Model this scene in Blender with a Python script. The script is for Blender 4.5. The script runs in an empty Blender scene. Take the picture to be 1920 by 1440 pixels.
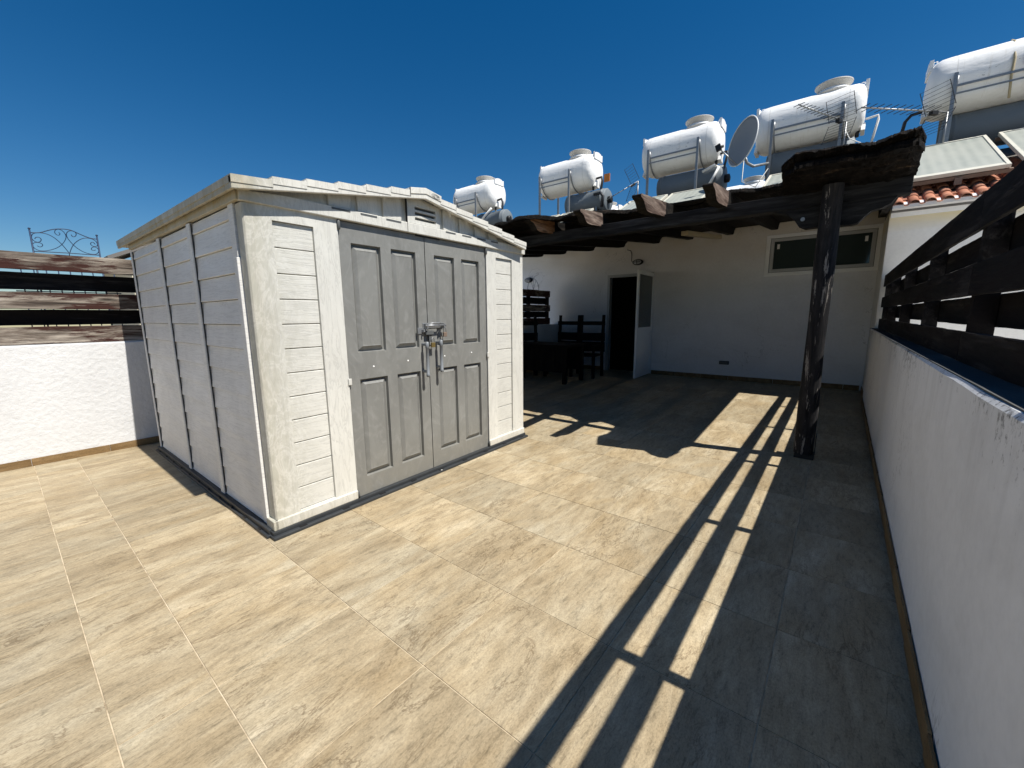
import bpy, math, random
from mathutils import Matrix, Vector, noise as mnoise
R = math.radians
sc = bpy.context.scene
col = sc.collection

# ------------------------------------------------------------------ camera
cd = bpy.data.cameras.new('camera'); cam = bpy.data.objects.new('camera', cd); col.objects.link(cam)
cd.sensor_width = 36.0; cd.lens = 765.16 / 1920 * 36; cd.clip_start = 0.05; cd.clip_end = 3000
CM = ((0.78337858, 0.62148067, -0.00893173), (0.09570188, -0.13480648, -0.98623951), (-0.61413284, 0.77174412, -0.16508138))
mw = Matrix.Identity(4)
for i in range(3):
    mw[i][0] = CM[0][i]; mw[i][1] = -CM[1][i]; mw[i][2] = -CM[2][i]
mw[2][3] = 1.5
cam.matrix_world = mw; sc.camera = cam

# ------------------------------------------------------------------ light
SUN_DIR = Vector((0.60, 0.038, 1.0)).normalized()        # towards the sun
w = bpy.data.worlds.new('World'); sc.world = w; w.use_nodes = True
nt = w.node_tree; nt.nodes.clear()
sky = nt.nodes.new('ShaderNodeTexSky'); sky.sky_type = 'NISHITA'; sky.sun_disc = False
sky.sun_elevation = math.asin(SUN_DIR.z); sky.sun_rotation = math.atan2(SUN_DIR.x, SUN_DIR.y)
sky.altitude = 0; sky.air_density = 1.0; sky.dust_density = 0.1; sky.ozone_density = 4.5
hs = nt.nodes.new('ShaderNodeHueSaturation'); hs.inputs['Saturation'].default_value = 1.36; hs.inputs['Value'].default_value = 1.0
bg = nt.nodes.new('ShaderNodeBackground'); bg.inputs['Strength'].default_value = 0.060
wo = nt.nodes.new('ShaderNodeOutputWorld')
nt.links.new(sky.outputs[0], hs.inputs['Color']); nt.links.new(hs.outputs[0], bg.inputs[0]); nt.links.new(bg.outputs[0], wo.inputs[0])
sd = bpy.data.lights.new('sun', 'SUN'); sd.energy = 5.0; sd.angle = R(0.5); sd.color = (1.0, 0.96, 0.885)
sun = bpy.data.objects.new('sun', sd); col.objects.link(sun); sun.location = (6, 0, 12)
sun.rotation_euler = SUN_DIR.to_track_quat('Z', 'Y').to_euler()
sc.view_settings.view_transform = 'Standard'; sc.view_settings.look = 'None'
sc.view_settings.gamma = 1.0; sc.view_settings.use_curve_mapping = False
sc.view_settings.exposure = 0.5
sc.cycles.max_bounces = 6; sc.cycles.diffuse_bounces = 3

# ------------------------------------------------------------------ node helper
class Mat:
    def __init__(s, name, rough=0.7, metal=0.0, spec=0.4):
        s.m = bpy.data.materials.new(name); s.m.use_nodes = True
        s.t = s.m.node_tree; s.b = s.t.nodes['Principled BSDF']
        s.b.inputs['Roughness'].default_value = rough; s.b.inputs['Metallic'].default_value = metal
        s.b.inputs['Specular IOR Level'].default_value = spec
        s.tc = s.t.nodes.new('ShaderNodeTexCoord').outputs['Object']
        s.oi = s.t.nodes.new('ShaderNodeObjectInfo').outputs['Random']
    def link(s, a, b): s.t.links.new(a, b)
    def setin(s, sock, v):
        if isinstance(v, bpy.types.NodeSocket): s.link(v, sock)
        else: sock.default_value = v
    def math(s, op, a, b=0.0, clamp=False):
        n = s.t.nodes.new('ShaderNodeMath'); n.operation = op; n.use_clamp = clamp
        s.setin(n.inputs[0], a); s.setin(n.inputs[1], b); return n.outputs[0]
    def vec(s, scale=(1, 1, 1), rnd=0.0, off=(0, 0, 0)):
        v = s.tc
        if rnd:
            a = s.t.nodes.new('ShaderNodeVectorMath'); a.operation = 'ADD'; s.link(v, a.inputs[0])
            c = s.t.nodes.new('ShaderNodeCombineXYZ'); k = s.math('MULTIPLY', s.oi, rnd)
            s.link(k, c.inputs[0]); s.link(s.math('MULTIPLY', k, 1.7), c.inputs[1]); s.link(s.math('MULTIPLY', k, 0.6), c.inputs[2])
            s.link(c.outputs[0], a.inputs[1]); v = a.outputs[0]
        mp = s.t.nodes.new('ShaderNodeMapping'); mp.inputs['Scale'].default_value = scale; mp.inputs['Location'].default_value = off
        s.link(v, mp.inputs[0]); return mp.outputs[0]
    def noise(s, v, scale=1.0, detail=4.0, rough=0.6, dist=0.0):
        n = s.t.nodes.new('ShaderNodeTexNoise'); s.link(v, n.inputs['Vector'])
        n.inputs['Scale'].default_value = scale; n.inputs['Detail'].default_value = detail
        n.inputs['Roughness'].default_value = rough; n.inputs['Distortion'].default_value = dist; return n.outputs['Fac']
    def ramp(s, f, stops):
        n = s.t.nodes.new('ShaderNodeValToRGB'); e = n.color_ramp.elements
        while len(e) < len(stops): e.new(0.5)
        for i, (p, c) in enumerate(stops):
            e[i].position = p
            if not isinstance(c, (tuple, list)): c = (c, c, c)
            e[i].color = (c[0], c[1], c[2], 1)
        s.setin(n.inputs[0], f); return n.outputs[0]
    def mix(s, f, a, b, mode='MIX'):
        n = s.t.nodes.new('ShaderNodeMix'); n.data_type = 'RGBA'; n.blend_type = mode
        s.setin(n.inputs[0], f)
        for k, v in ((6, a), (7, b)):
            if isinstance(v, (tuple, list)): v = (v[0], v[1], v[2], 1)
            s.setin(n.inputs[k], v)
        return n.outputs[2]
    def sep(s, v=None):
        n = s.t.nodes.new('ShaderNodeSeparateXYZ'); s.link(v or s.tc, n.inputs[0]); return n.outputs
    def bump(s, h, strength=0.3, dist=0.01, prev=None):
        n = s.t.nodes.new('ShaderNodeBump'); n.inputs['Strength'].default_value = strength; n.inputs['Distance'].default_value = dist
        s.setin(n.inputs['Height'], h)
        if prev is not None: s.link(prev, n.inputs['Normal'])
        return n.outputs[0]
    def fin(s, color=None, normal=None, rough=None):
        if color is not None:
            if isinstance(color, (tuple, list)): color = (color[0], color[1], color[2], 1)
            s.setin(s.b.inputs['Base Color'], color)
        if normal is not None: s.link(normal, s.b.inputs['Normal'])
        if rough is not None: s.setin(s.b.inputs['Roughness'], rough)
        return s.m

def mat_tile(skirt=False):
    m = Mat('porcelain_tile' if not skirt else 'brown_skirting_tile', 0.55, spec=0.12)
    sc_ = (6.0, 1.7, 6.0)
    v = m.vec(sc_, 60.0)
    n1 = m.noise(v, 1.0, 7, 0.62, 0.5)
    n2 = m.noise(m.vec((52, 11.0, 52), 60.0), 1.0, 5, 0.7, 0.4)
    n3 = m.noise(m.vec((1.6, 1.0, 1.6), 33.0), 1.0, 3, 0.5, 0.6)
    n4 = m.noise(m.vec((170, 90, 170), 10.0), 1.0, 4, 0.75)
    if skirt:
        c = m.ramp(n1, [(0.3, (0.13, 0.08, 0.035)), (0.5, (0.22, 0.14, 0.065)), (0.7, (0.30, 0.20, 0.10))])
    else:
        ca = m.ramp(n1, [(0.27, (0.285, 0.215, 0.128)), (0.44, (0.395, 0.312, 0.196)), (0.58, (0.47, 0.382, 0.25)), (0.75, (0.54, 0.455, 0.318))])
        cb = m.ramp(n1, [(0.27, (0.30, 0.240, 0.155)), (0.44, (0.375, 0.308, 0.205)), (0.58, (0.44, 0.375, 0.262)), (0.75, (0.53, 0.465, 0.34))])
        f = m.ramp(n3, [(0.38, 0.0), (0.64, 1.0)])
        c = m.mix(f, ca, cb)
        n5 = m.noise(m.vec((2.6, 1.2, 2.6), 21.0), 1.0, 4, 0.6, 0.8)
        c = m.mix(m.ramp(n5, [(0.52, 0.0), (0.72, 0.50)]), c, (0.37, 0.27, 0.145))
        n6 = m.noise(m.vec((26, 6.5, 26), 71.0), 1.0, 7, 0.74, 0.5)
        c = m.mix(1.0, c, m.ramp(n6, [(0.33, 0.72), (0.46, 0.96), (0.7, 1.08)]), 'MULTIPLY')
    c = m.mix(1.0, c, m.ramp(n2, [(0.32, 0.66), (0.46, 0.95), (0.75, 1.09)]), 'MULTIPLY')
    c = m.mix(1.0, c, m.ramp(n4, [(0.32, 0.70), (0.5, 0.98), (0.7, 1.16)]), 'MULTIPLY')
    # thin dark veins running along the tile
    nv = m.noise(m.vec((5.5, 1.9, 5.5), 47.0), 1.0, 6, 0.66, 0.7)
    a = m.math('ABSOLUTE', m.math('SUBTRACT', nv, 0.5))
    vein = m.ramp(a, [(0.0, 1.0), (0.007, 0.6), (0.014, 0.0)])
    mask = m.ramp(m.noise(m.vec((3, 1.4, 3), 12.0), 1.0, 2, 0.5), [(0.47, 0.0), (0.6, 1.0)])
    vm = m.math('MULTIPLY', vein, mask)
    c = m.mix(m.math('MULTIPLY', vm, 0.62), c, (0.15, 0.105, 0.06))
    sn = m.noise(m.vec((95, 11, 95), 83.0), 1.0, 4, 0.65, 0.3)
    c = m.mix(m.ramp(sn, [(0.62, 0.0), (0.70, 0.42)]), c, (0.17, 0.12, 0.07))
    # per tile tone
    k = m.math('ADD', m.math('MULTIPLY', m.oi, 0.18), 0.83)
    c = m.mix(1.0, c, k, 'MULTIPLY')
    h = m.math('SUBTRACT', m.math('MULTIPLY', n2, 0.5), m.math('MULTIPLY', vm, 0.6))
    rg = m.ramp(n1, [(0.3, 0.42), (0.7, 0.60)])
    return m.fin(c, m.bump(h, 0.35, 0.004), rg)

def mat_grout():
    m = Mat('sand_grout', 0.9)
    n = m.noise(m.vec((1, 1, 1)), 9, 4, 0.7)
    return m.fin(m.ramp(n, [(0.3, (0.26, 0.20, 0.13)), (0.5, (0.50, 0.41, 0.285)), (0.7, (0.62, 0.53, 0.39))]), m.bump(n, 0.4, 0.004))

def mat_stucco(name, base, dirt_top=None, warm_top=None, bumpd=0.006, seed=0):
    m = Mat(name, 0.85, spec=0.2)
    v = m.vec((1, 1, 1), off=(seed, seed, 0))
    n1 = m.noise(v, 22, 6, 0.62); n2 = m.noise(v, 1.3, 4, 0.6); n3 = m.noise(v, 90, 3, 0.6)
    c = m.mix(m.ramp(n2, [(0.3, 0.0), (0.7, 1.0)]), base, tuple(x * 0.91 for x in base))
    c = m.mix(1.0, c, m.ramp(n1, [(0.25, 0.93), (0.6, 1.0)]), 'MULTIPLY')
    xyz = m.sep()
    if dirt_top:
        z1, depth = dirt_top
        t = m.math('DIVIDE', m.math('SUBTRACT', z1, xyz[2]), depth, True)      # 0 at the top, 1 below
        big = m.noise(m.vec((1.2, 1.2, 0.8), off=(3, 3, 0)), 1, 3, 0.6)
        sp = m.noise(m.vec((38, 38, 26)), 1, 8, 0.76)
        thr = m.math('ADD', m.math('MULTIPLY', t, 0.30), m.math('ADD', 0.445, m.math('MULTIPLY', m.math('SUBTRACT', 0.62, big), 0.55)))
        d = m.ramp(m.math('MULTIPLY', m.math('SUBTRACT', sp, thr), 9.0), [(0.0, 0.0), (1.0, 0.85)])
        c = m.mix(d, c, (0.055, 0.053, 0.05))
        st = m.noise(m.vec((9, 9, 0.7)), 1, 5, 0.6)
        c = m.mix(m.math('MULTIPLY', m.ramp(st, [(0.5, 0.0), (0.8, 0.4)]), m.math('SUBTRACT', 1.0, m.math('MULTIPLY', t, 1.0), True)), c, (0.34, 0.33, 0.31))
    if warm_top:
        z0, z1, wc = warm_top
        t = m.math('DIVIDE', m.math('SUBTRACT', xyz[2], z0), z1 - z0, True)
        wn = m.noise(m.vec((0.9, 0.9, 2.5)), 1, 4, 0.6)
        c = m.mix(m.math('MULTIPLY', t, m.ramp(wn, [(0.3, 0.45), (0.65, 1.0)])), c, wc)
    pt = m.noise(m.vec((0.8, 0.8, 1.6), off=(2, 5, 1)), 1, 5, 0.65, 0.6)
    c = m.mix(m.ramp(pt, [(0.35, 0.14), (0.5, 0.0), (0.65, 0.0)]), c, (0.45, 0.44, 0.42))
    ck = m.math('ABSOLUTE', m.math('SUBTRACT', m.noise(m.vec((0.9, 0.9, 0.55), off=(1, 8, 3)), 1, 6, 0.62, 0.8), 0.5))
    ckm = m.ramp(m.noise(m.vec((0.7, 0.7, 0.7), off=(9, 2, 3)), 1, 2, 0.5), [(0.52, 0.0), (0.6, 1.0)])
    c = m.mix(m.math('MULTIPLY', m.math('MULTIPLY', m.ramp(ck, [(0.0, 1.0), (0.0022, 0.0)]), ckm), 0.5), c, (0.22, 0.21, 0.20))
    # few small chips and scratches
    ch = m.noise(m.vec((14, 14, 5), off=(7, 1, 2)), 1, 2, 0.5)
    c = m.mix(m.ramp(ch, [(0.80, 0.0), (0.83, 0.8)]), c, (0.15, 0.14, 0.13))
    nb = m.bump(n1, 0.5, bumpd); nb = m.bump(n3, 0.3, 0.002, nb)
    return m.fin(c, nb)

def mat_plain(name, color, rough=0.6, metal=0.0, var=0.12, scale=6.0, bump=0.1, spec=0.4, fine=60.0):
    m = Mat(name, rough, metal, spec)
    n = m.noise(m.vec((1, 1, 1), 20.0), scale, 5, 0.6); n2 = m.noise(m.vec((1, 1, 1)), fine, 3, 0.6)
    c = m.mix(n, tuple(x * (1 - var) for x in color), tuple(min(1, x * (1 + var)) for x in color))
    c = m.mix(1.0, c, m.ramp(n2, [(0.3, 1 - var * 0.6), (0.7, 1.0)]), 'MULTIPLY')
    r = m.math('ADD', m.math('MULTIPLY', m.math('SUBTRACT', n, 0.5), 0.25), rough)
    return m.fin(c, m.bump(n2, bump, 0.003), r)

def mat_shed(name, base, grain='h', stain=0.6):
    m = Mat(name, 0.5, spec=0.4)
    xyz = m.sep()
    sc_ = (2.0, 2.0, 34) if grain == 'h' else (14, 14, 2.2)
    g = m.noise(m.vec(sc_, 9.0), 1, 5, 0.6, 1.6)
    g2 = m.math('ABSOLUTE', m.math('SUBTRACT', g, 0.5))
    n2 = m.noise(m.vec((1.6, 1.6, 1.0)), 1, 6, 0.62, 1.2)
    n3 = m.noise(m.vec((5, 5, 3.2)), 1, 4, 0.6, 2.5)
    c = m.mix(m.ramp(n2, [(0.32, 0.0), (0.62, 1.0)]), tuple(x * 0.87 for x in base), base)
    # pale wandering streaks of weathered plastic
    a = m.math('ABSOLUTE', m.math('SUBTRACT', n3, 0.5))
    c = m.mix(m.math('MULTIPLY', m.ramp(a, [(0.0, 1.0), (0.03, 0.0)]), 0.18 * stain), c, tuple(min(1, x * 1.16) for x in base))
    c = m.mix(m.math('MULTIPLY', m.ramp(g2, [(0.0, 1.0), (0.035, 0.0)]), 0.42), c, tuple(x * 0.60 for x in base))
    # yellow-brown run-off dirt near the near corner and under the eaves
    dn = m.noise(m.vec((7, 7, 1.6)), 1, 6, 0.65, 0.8)
    top = m.math('DIVIDE', m.math('SUBTRACT', xyz[2], 1.95), 0.3, True)
    cor = m.math('SUBTRACT', 1.0, m.math('DIVIDE', m.math('ADD', xyz[1], 1.50), 0.22, True))
    low = m.math('SUBTRACT', 1.0, m.math('DIVIDE', xyz[2], 0.14, True))
    dd = m.math('MAXIMUM', m.math('MAXIMUM', m.math('MULTIPLY', m.math('MULTIPLY', top, cor), 1.0), m.math('MULTIPLY', low, 0.5)), m.math('MULTIPLY', cor, 0.38))
    dd = m.math('MULTIPLY', m.math('MULTIPLY', dd, m.ramp(dn, [(0.3, 0.2), (0.6, 1.0)])), stain, True)
    c = m.mix(dd, c, (0.34, 0.255, 0.11))
    if stain > 0.4:
        zn = m.math('SUBTRACT', 1.0, m.math('DIVIDE', m.math('ADD', xyz[1], 1.50), 0.42, True))
        vn = m.math('ABSOLUTE', m.math('SUBTRACT', m.noise(m.vec((4.0, 4.0, 2.4)), 1, 4, 0.6, 3.5), 0.5))
        zz = m.math('MULTIPLY', zn, m.ramp(vn, [(0.0, 0.1), (0.05, 0.75), (0.12, 1.0)]))
        c = m.mix(m.math('MULTIPLY', zz, 0.72), c, (0.37, 0.36, 0.29))
        ln = m.math('ABSOLUTE', m.math('SUBTRACT', m.noise(m.vec((2.4, 2.4, 1.3), off=(4, 2, 1)), 1, 5, 0.62, 2.2), 0.5))
        c = m.mix(m.math('MULTIPLY', m.ramp(ln, [(0.04, 0.0), (0.16, 1.0)]), 0.12), c, (0.47, 0.46, 0.40))
    h = m.math('ADD', m.ramp(g2, [(0.0, 0.0), (0.05, 1.0)]), 0.0)
    return m.fin(c, m.bump(h, 0.30, 0.0025), m.ramp(n2, [(0.3, 0.62), (0.7, 0.45)]))

def mat_door():
    m = Mat('grey_door_plastic', 0.42, spec=0.5)
    base = (0.205, 0.205, 0.192)
    g = m.noise(m.vec((26, 26, 2.4), 5.0), 1, 5, 0.62, 1.8)
    g2 = m.math('ABSOLUTE', m.math('SUBTRACT', g, 0.5))
    n2 = m.noise(m.vec((2.2, 2.2, 1.4)), 1, 5, 0.6, 1.0)
    n3 = m.noise(m.vec((5.5, 5.5, 3.6)), 1, 4, 0.55, 3.0)
    c = m.mix(m.ramp(n2, [(0.3, 0.0), (0.7, 1.0)]), tuple(x * 0.86 for x in base), tuple(x * 1.14 for x in base))
    c = m.mix(m.math('MULTIPLY', m.ramp(n3, [(0.50, 0.0), (0.74, 1.0)]), 0.24), c, (0.40, 0.40, 0.385))
    c = m.mix(m.math('MULTIPLY', m.ramp(g2, [(0.0, 1.0), (0.03, 0.0)]), 0.14), c, (0.15, 0.15, 0.14))
    low = m.math('SUBTRACT', 1.0, m.math('DIVIDE', m.sep()[2], 0.45, True))
    c = m.mix(m.math('MULTIPLY', low, m.ramp(n2, [(0.4, 0.1), (0.6, 0.5)])), c, (0.19, 0.175, 0.14))
    return m.fin(c, m.bump(m.ramp(g2, [(0, 0), (0.05, 1)]), 0.16, 0.002), m.ramp(n3, [(0.3, 0.5), (0.7, 0.36)]))

def mat_wood(name, dark, mid, pale, paint=None, axis=1, amount=0.5, rough=0.75, peel=0.0, bump=0.6):
    m = Mat(name, rough, spec=0.12)
    def S(a, b):
        v = [b, b, b]; v[axis] = a; return tuple(v)
    v = m.vec(S(1.4, 15), 40.0)
    n1 = m.noise(v, 1, 7, 0.65, 0.7)
    n2 = m.noise(m.vec(S(3, 62), 40.0), 1, 6, 0.72, 0.3)
    c = m.ramp(n1, [(0.36, dark), (0.48, mid), (0.64, pale)])
    c = m.mix(1.0, c, m.ramp(n2, [(0.3, 0.40), (0.50, 0.95), (0.75, 1.35)]), 'MULTIPLY')
    kn = m.t.nodes.new('ShaderNodeTexVoronoi'); m.link(m.vec(S(1.6, 7), 40.0), kn.inputs['Vector']); kn.inputs['Scale'].default_value = 1.0
    c = m.mix(m.ramp(kn.outputs['Distance'], [(0.06, 0.85), (0.16, 0.0)]), c, tuple(x * 0.6 for x in dark))
    if paint:
        p1 = m.noise(m.vec(S(1.1, 3.2), 25.0), 1, 3, 0.5, 0.5)
        p2 = m.noise(m.vec(S(5, 60), 25.0), 1, 6, 0.75, 0.3)
        f = m.ramp(m.math('ADD', m.math('MULTIPLY', p1, 0.60), m.math('MULTIPLY', p2, 0.40)), [(0.5 - 0.02 + (0.5 - amount) * 0.35, 0.0), (0.5 + 0.02 + (0.5 - amount) * 0.35, 1.0)])
        c = m.mix(f, c, paint)
    if peel:
        q = m.noise(m.vec(S(1.6, 30), 31.0), 1, 7, 0.72, 0.25)
        c = m.mix(m.ramp(q, [(0.71 - peel, 0.0), (0.735 - peel, 1.0)]), c, (0.24, 0.22, 0.20))
    nb = m.bump(n1, bump, 0.008); nb = m.bump(n2, bump, 0.004, nb)
    return m.fin(c, nb, m.ramp(n1, [(0.3, rough - 0.12), (0.7, rough + 0.1)]))

def mat_rotten():
    m = Mat('rotten_black_felt', 0.85, spec=0.1)
    n1 = m.noise(m.vec((5, 16, 34)), 1, 8, 0.75, 0.5); n2 = m.noise(m.vec((14, 50, 90)), 1, 6, 0.72)
    c = m.ramp(n1, [(0.46, (0.004, 0.0035, 0.003)), (0.58, (0.012, 0.009, 0.007)), (0.70, (0.075, 0.052, 0.033))])
    nb = m.bump(n1, 1.0, 0.02); nb = m.bump(n2, 0.8, 0.008, nb)
    return m.fin(c, nb)

def mat_tank(name, base, dent=0.5):
    m = Mat(name, 0.45, spec=0.45)
    n1 = m.noise(m.vec((1.5, 3, 3), 30), 1, 4, 0.55, 0.4); n2 = m.noise(m.vec((6, 9, 9), 30), 1, 6, 0.7, 0.8)
    n3 = m.noise(m.vec((11, 11, 22), 30), 1, 5, 0.7, 1.0)
    xyz = m.sep()
    c = m.mix(n1, tuple(x * 0.94 for x in base), base)
    # yellow dirt along the belly and flaking old lettering on the front
    t = m.math('DIVIDE', m.math('SUBTRACT', 0.22, xyz[2]), 0.3, True)
    c = m.mix(m.math('MULTIPLY', m.math('MULTIPLY', t, m.ramp(n2, [(0.3, 0.2), (0.7, 1.0)])), 0.45), c, (0.44, 0.36, 0.22))
    sm = m.math('LESS_THAN', m.math('ABSOLUTE', m.math('SUBTRACT', m.math('ABSOLUTE', xyz[0]), 0.70)), 0.008)
    c = m.mix(m.math('MULTIPLY', sm, 0.35), c, (0.40, 0.39, 0.36))
    s2 = m.noise(m.vec((16, 4, 1.2), 30), 1, 5, 0.7)
    c = m.mix(m.ramp(s2, [(0.55, 0.0), (0.80, 0.45)]), c, (0.50, 0.46, 0.38))
    b = m.math('MULTIPLY', m.math('LESS_THAN', m.math('ABSOLUTE', m.math('SUBTRACT', xyz[2], 0.50)), 0.09), m.math('LESS_THAN', m.math('ABSOLUTE', xyz[0]), 0.45))
    c = m.mix(m.math('MULTIPLY', b, m.ramp(n3, [(0.60, 0.0), (0.64, 0.55)])), c, (0.16, 0.16, 0.16))
    return m.fin(c, m.bump(n1, dent, 0.05))

def mat_panel():
    m = Mat('dusty_collector_glass', 0.35, spec=0.6)
    xyz = m.sep(); n1 = m.noise(m.vec((3, 1, 3), 30), 1, 5, 0.6)
    s = m.math('SINE', m.math('MULTIPLY', xyz[0], 48.0))
    c = m.mix(m.ramp(m.math('ADD', m.math('MULTIPLY', s, 0.5), 0.5), [(0.0, 0.0), (1.0, 1.0)]), (0.30, 0.325, 0.295), (0.38, 0.40, 0.36))
    c = m.mix(m.ramp(n1, [(0.35, 0.0), (0.7, 0.8)]), c, (0.44, 0.45, 0.40))
    return m.fin(c)

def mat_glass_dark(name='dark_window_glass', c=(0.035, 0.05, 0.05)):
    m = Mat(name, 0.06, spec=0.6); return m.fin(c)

def mat_terracotta():
    m = Mat('terracotta', 0.8, spec=0.2)
    n = m.noise(m.vec((1, 1, 1), 30), 9, 5, 0.65); n2 = m.noise(m.vec((1, 1, 1), 30), 60, 3, 0.6)
    c = m.ramp(n, [(0.3, (0.28, 0.10, 0.06)), (0.55, (0.44, 0.19, 0.115)), (0.75, (0.58, 0.33, 0.22))])
    k = m.math('ADD', m.math('MULTIPLY', m.oi, 0.3), 0.8)
    c = m.mix(1.0, c, k, 'MULTIPLY')
    return m.fin(c, m.bump(n2, 0.3, 0.004))

M = dict(
    tile=mat_tile(), skirt=mat_tile(True), grout=mat_grout(),
    wall_left=mat_stucco('left_wall_stucco', (0.71, 0.71, 0.71), bumpd=0.016),
    wall_right=mat_stucco('right_wall_stucco', (0.85, 0.85, 0.85), dirt_top=(1.235, 0.55), bumpd=0.004),
    ledge=mat_stucco('dirty_ledge', (0.065, 0.068, 0.07), bumpd=0.01),
    wall_back=mat_stucco('house_stucco', (0.78, 0.78, 0.79), warm_top=(2.6, 3.35, (0.60, 0.52, 0.38)), bumpd=0.004),
    wall_wing=mat_stucco('wing_stucco', (0.86, 0.83, 0.77), warm_top=(2.74, 2.94, (0.78, 0.64, 0.36)), bumpd=0.004, seed=5),
    shed=mat_shed('shed_plastic', (0.66, 0.65, 0.60)), shed_trim=mat_shed('shed_trim_plastic', (0.66, 0.65, 0.60), 'v', 0.9),
    shed_roof=mat_shed('shed_roof_plastic', (0.71, 0.69, 0.63), 'v', 0.9), shed_side=mat_shed('shed_side_plastic', (0.78, 0.77, 0.74), 'h', 0.08),  # side plastic: less stained, and paler to lift its shaded face
    shed_gutter=mat_shed('shed_gutter_plastic', (0.52, 0.48, 0.39), 'v', 1.0),
    door=mat_door(), base=mat_plain('dark_base_frame', (0.036, 0.040, 0.044), 0.5, var=0.35, scale=12),
    black=mat_plain('black_plastic', (0.012, 0.012, 0.013), 0.5),
    hinge=mat_plain('grey_hinge_plastic', (0.10, 0.105, 0.105), 0.5),
    tube=mat_plain('grey_handle_plastic', (0.20, 0.215, 0.23), 0.42, var=0.1),
    steel=mat_plain('galvanised_steel', (0.30, 0.31, 0.32), 0.42, 0.55, var=0.2, scale=25),
    brass=mat_plain('brass', (0.30, 0.22, 0.08), 0.4, 0.6), iron=mat_plain('blue_black_iron', (0.012, 0.03, 0.075), 0.5),
    alu=mat_plain('white_aluminium', (0.84, 0.85, 0.84), 0.35, var=0.05), dimalu=mat_plain('grey_aluminium', (0.45, 0.46, 0.46), 0.4, var=0.06),
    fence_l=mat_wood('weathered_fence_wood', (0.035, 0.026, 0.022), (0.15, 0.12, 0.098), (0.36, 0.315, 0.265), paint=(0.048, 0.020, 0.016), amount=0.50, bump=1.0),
    fence_shade=mat_wood('dark_shaded_fence_wood', (0.006, 0.006, 0.006), (0.013, 0.012, 0.012), (0.045, 0.04, 0.038), paint=(0.010, 0.008, 0.008), amount=0.5),  # darker copy of the fence wood, coloured for boards in shade
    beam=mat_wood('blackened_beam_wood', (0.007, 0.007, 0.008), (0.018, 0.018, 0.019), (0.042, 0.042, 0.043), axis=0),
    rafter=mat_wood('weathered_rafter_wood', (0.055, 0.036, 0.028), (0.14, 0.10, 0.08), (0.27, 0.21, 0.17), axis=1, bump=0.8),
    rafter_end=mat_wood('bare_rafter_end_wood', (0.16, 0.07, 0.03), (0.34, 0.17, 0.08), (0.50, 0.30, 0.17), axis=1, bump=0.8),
    rafter_dark=mat_wood('blackened_shaded_rafter_wood', (0.005, 0.0045, 0.004), (0.010, 0.0085, 0.007), (0.024, 0.02, 0.016), axis=1),
    pole=mat_wood('peeling_pole_wood', (0.010, 0.010, 0.012), (0.018, 0.018, 0.020), (0.035, 0.032, 0.032), axis=2, peel=0.118, bump=1.0),
    deck=mat_wood('blackened_deck_wood', (0.005, 0.0045, 0.004), (0.010, 0.008, 0.007), (0.022, 0.017, 0.012), axis=0),
    felt=mat_rotten(), chair=mat_wood('dark_chair_wood', (0.005, 0.0045, 0.004), (0.010, 0.009, 0.008), (0.02, 0.017, 0.014), axis=2, bump=0.3),
    tank=mat_tank('white_tank_plastic', (0.88, 0.88, 0.87)), cyl=mat_plain('grey_boiler_metal', (0.15, 0.175, 0.195), 0.6, 0.0, var=0.1),
    lid=mat_plain('pale_grey_lid', (0.52, 0.50, 0.46), 0.6), blue=mat_plain('blue_label', (0.01, 0.04, 0.25), 0.4),
    panel=mat_panel(), pframe=mat_plain('cream_panel_frame', (0.60, 0.58, 0.50), 0.5), glass=mat_glass_dark(),
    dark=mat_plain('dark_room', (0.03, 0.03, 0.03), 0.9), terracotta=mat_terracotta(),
    dish=mat_plain('grey_dish_paint', (0.27, 0.28, 0.29), 0.45, var=0.05), white=mat_plain('white_paint', (0.78, 0.78, 0.76), 0.5, var=0.04),
    beige=mat_plain('beige_fitting', (0.40, 0.33, 0.20), 0.6), rubber=mat_plain('black_pipe', (0.015, 0.017, 0.022), 0.5),
    rust=mat_plain('rust_stained_steel', (0.22, 0.16, 0.12), 0.7, 0.1, var=0.4, scale=10),
    paving=mat_plain('pale_paving', (0.74, 0.72, 0.68), 0.8),
    roofgrey=mat_plain('grey_roof', (0.14, 0.13, 0.12), 0.8), cream=mat_plain('cream_wall', (0.62, 0.56, 0.42), 0.8),
    ground=mat_plain('dusty_ground', (0.30, 0.25, 0.17), 0.95, var=0.3, scale=0.4), orange=mat_plain('orange_label', (0.6, 0.2, 0.03), 0.5),
)

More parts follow.
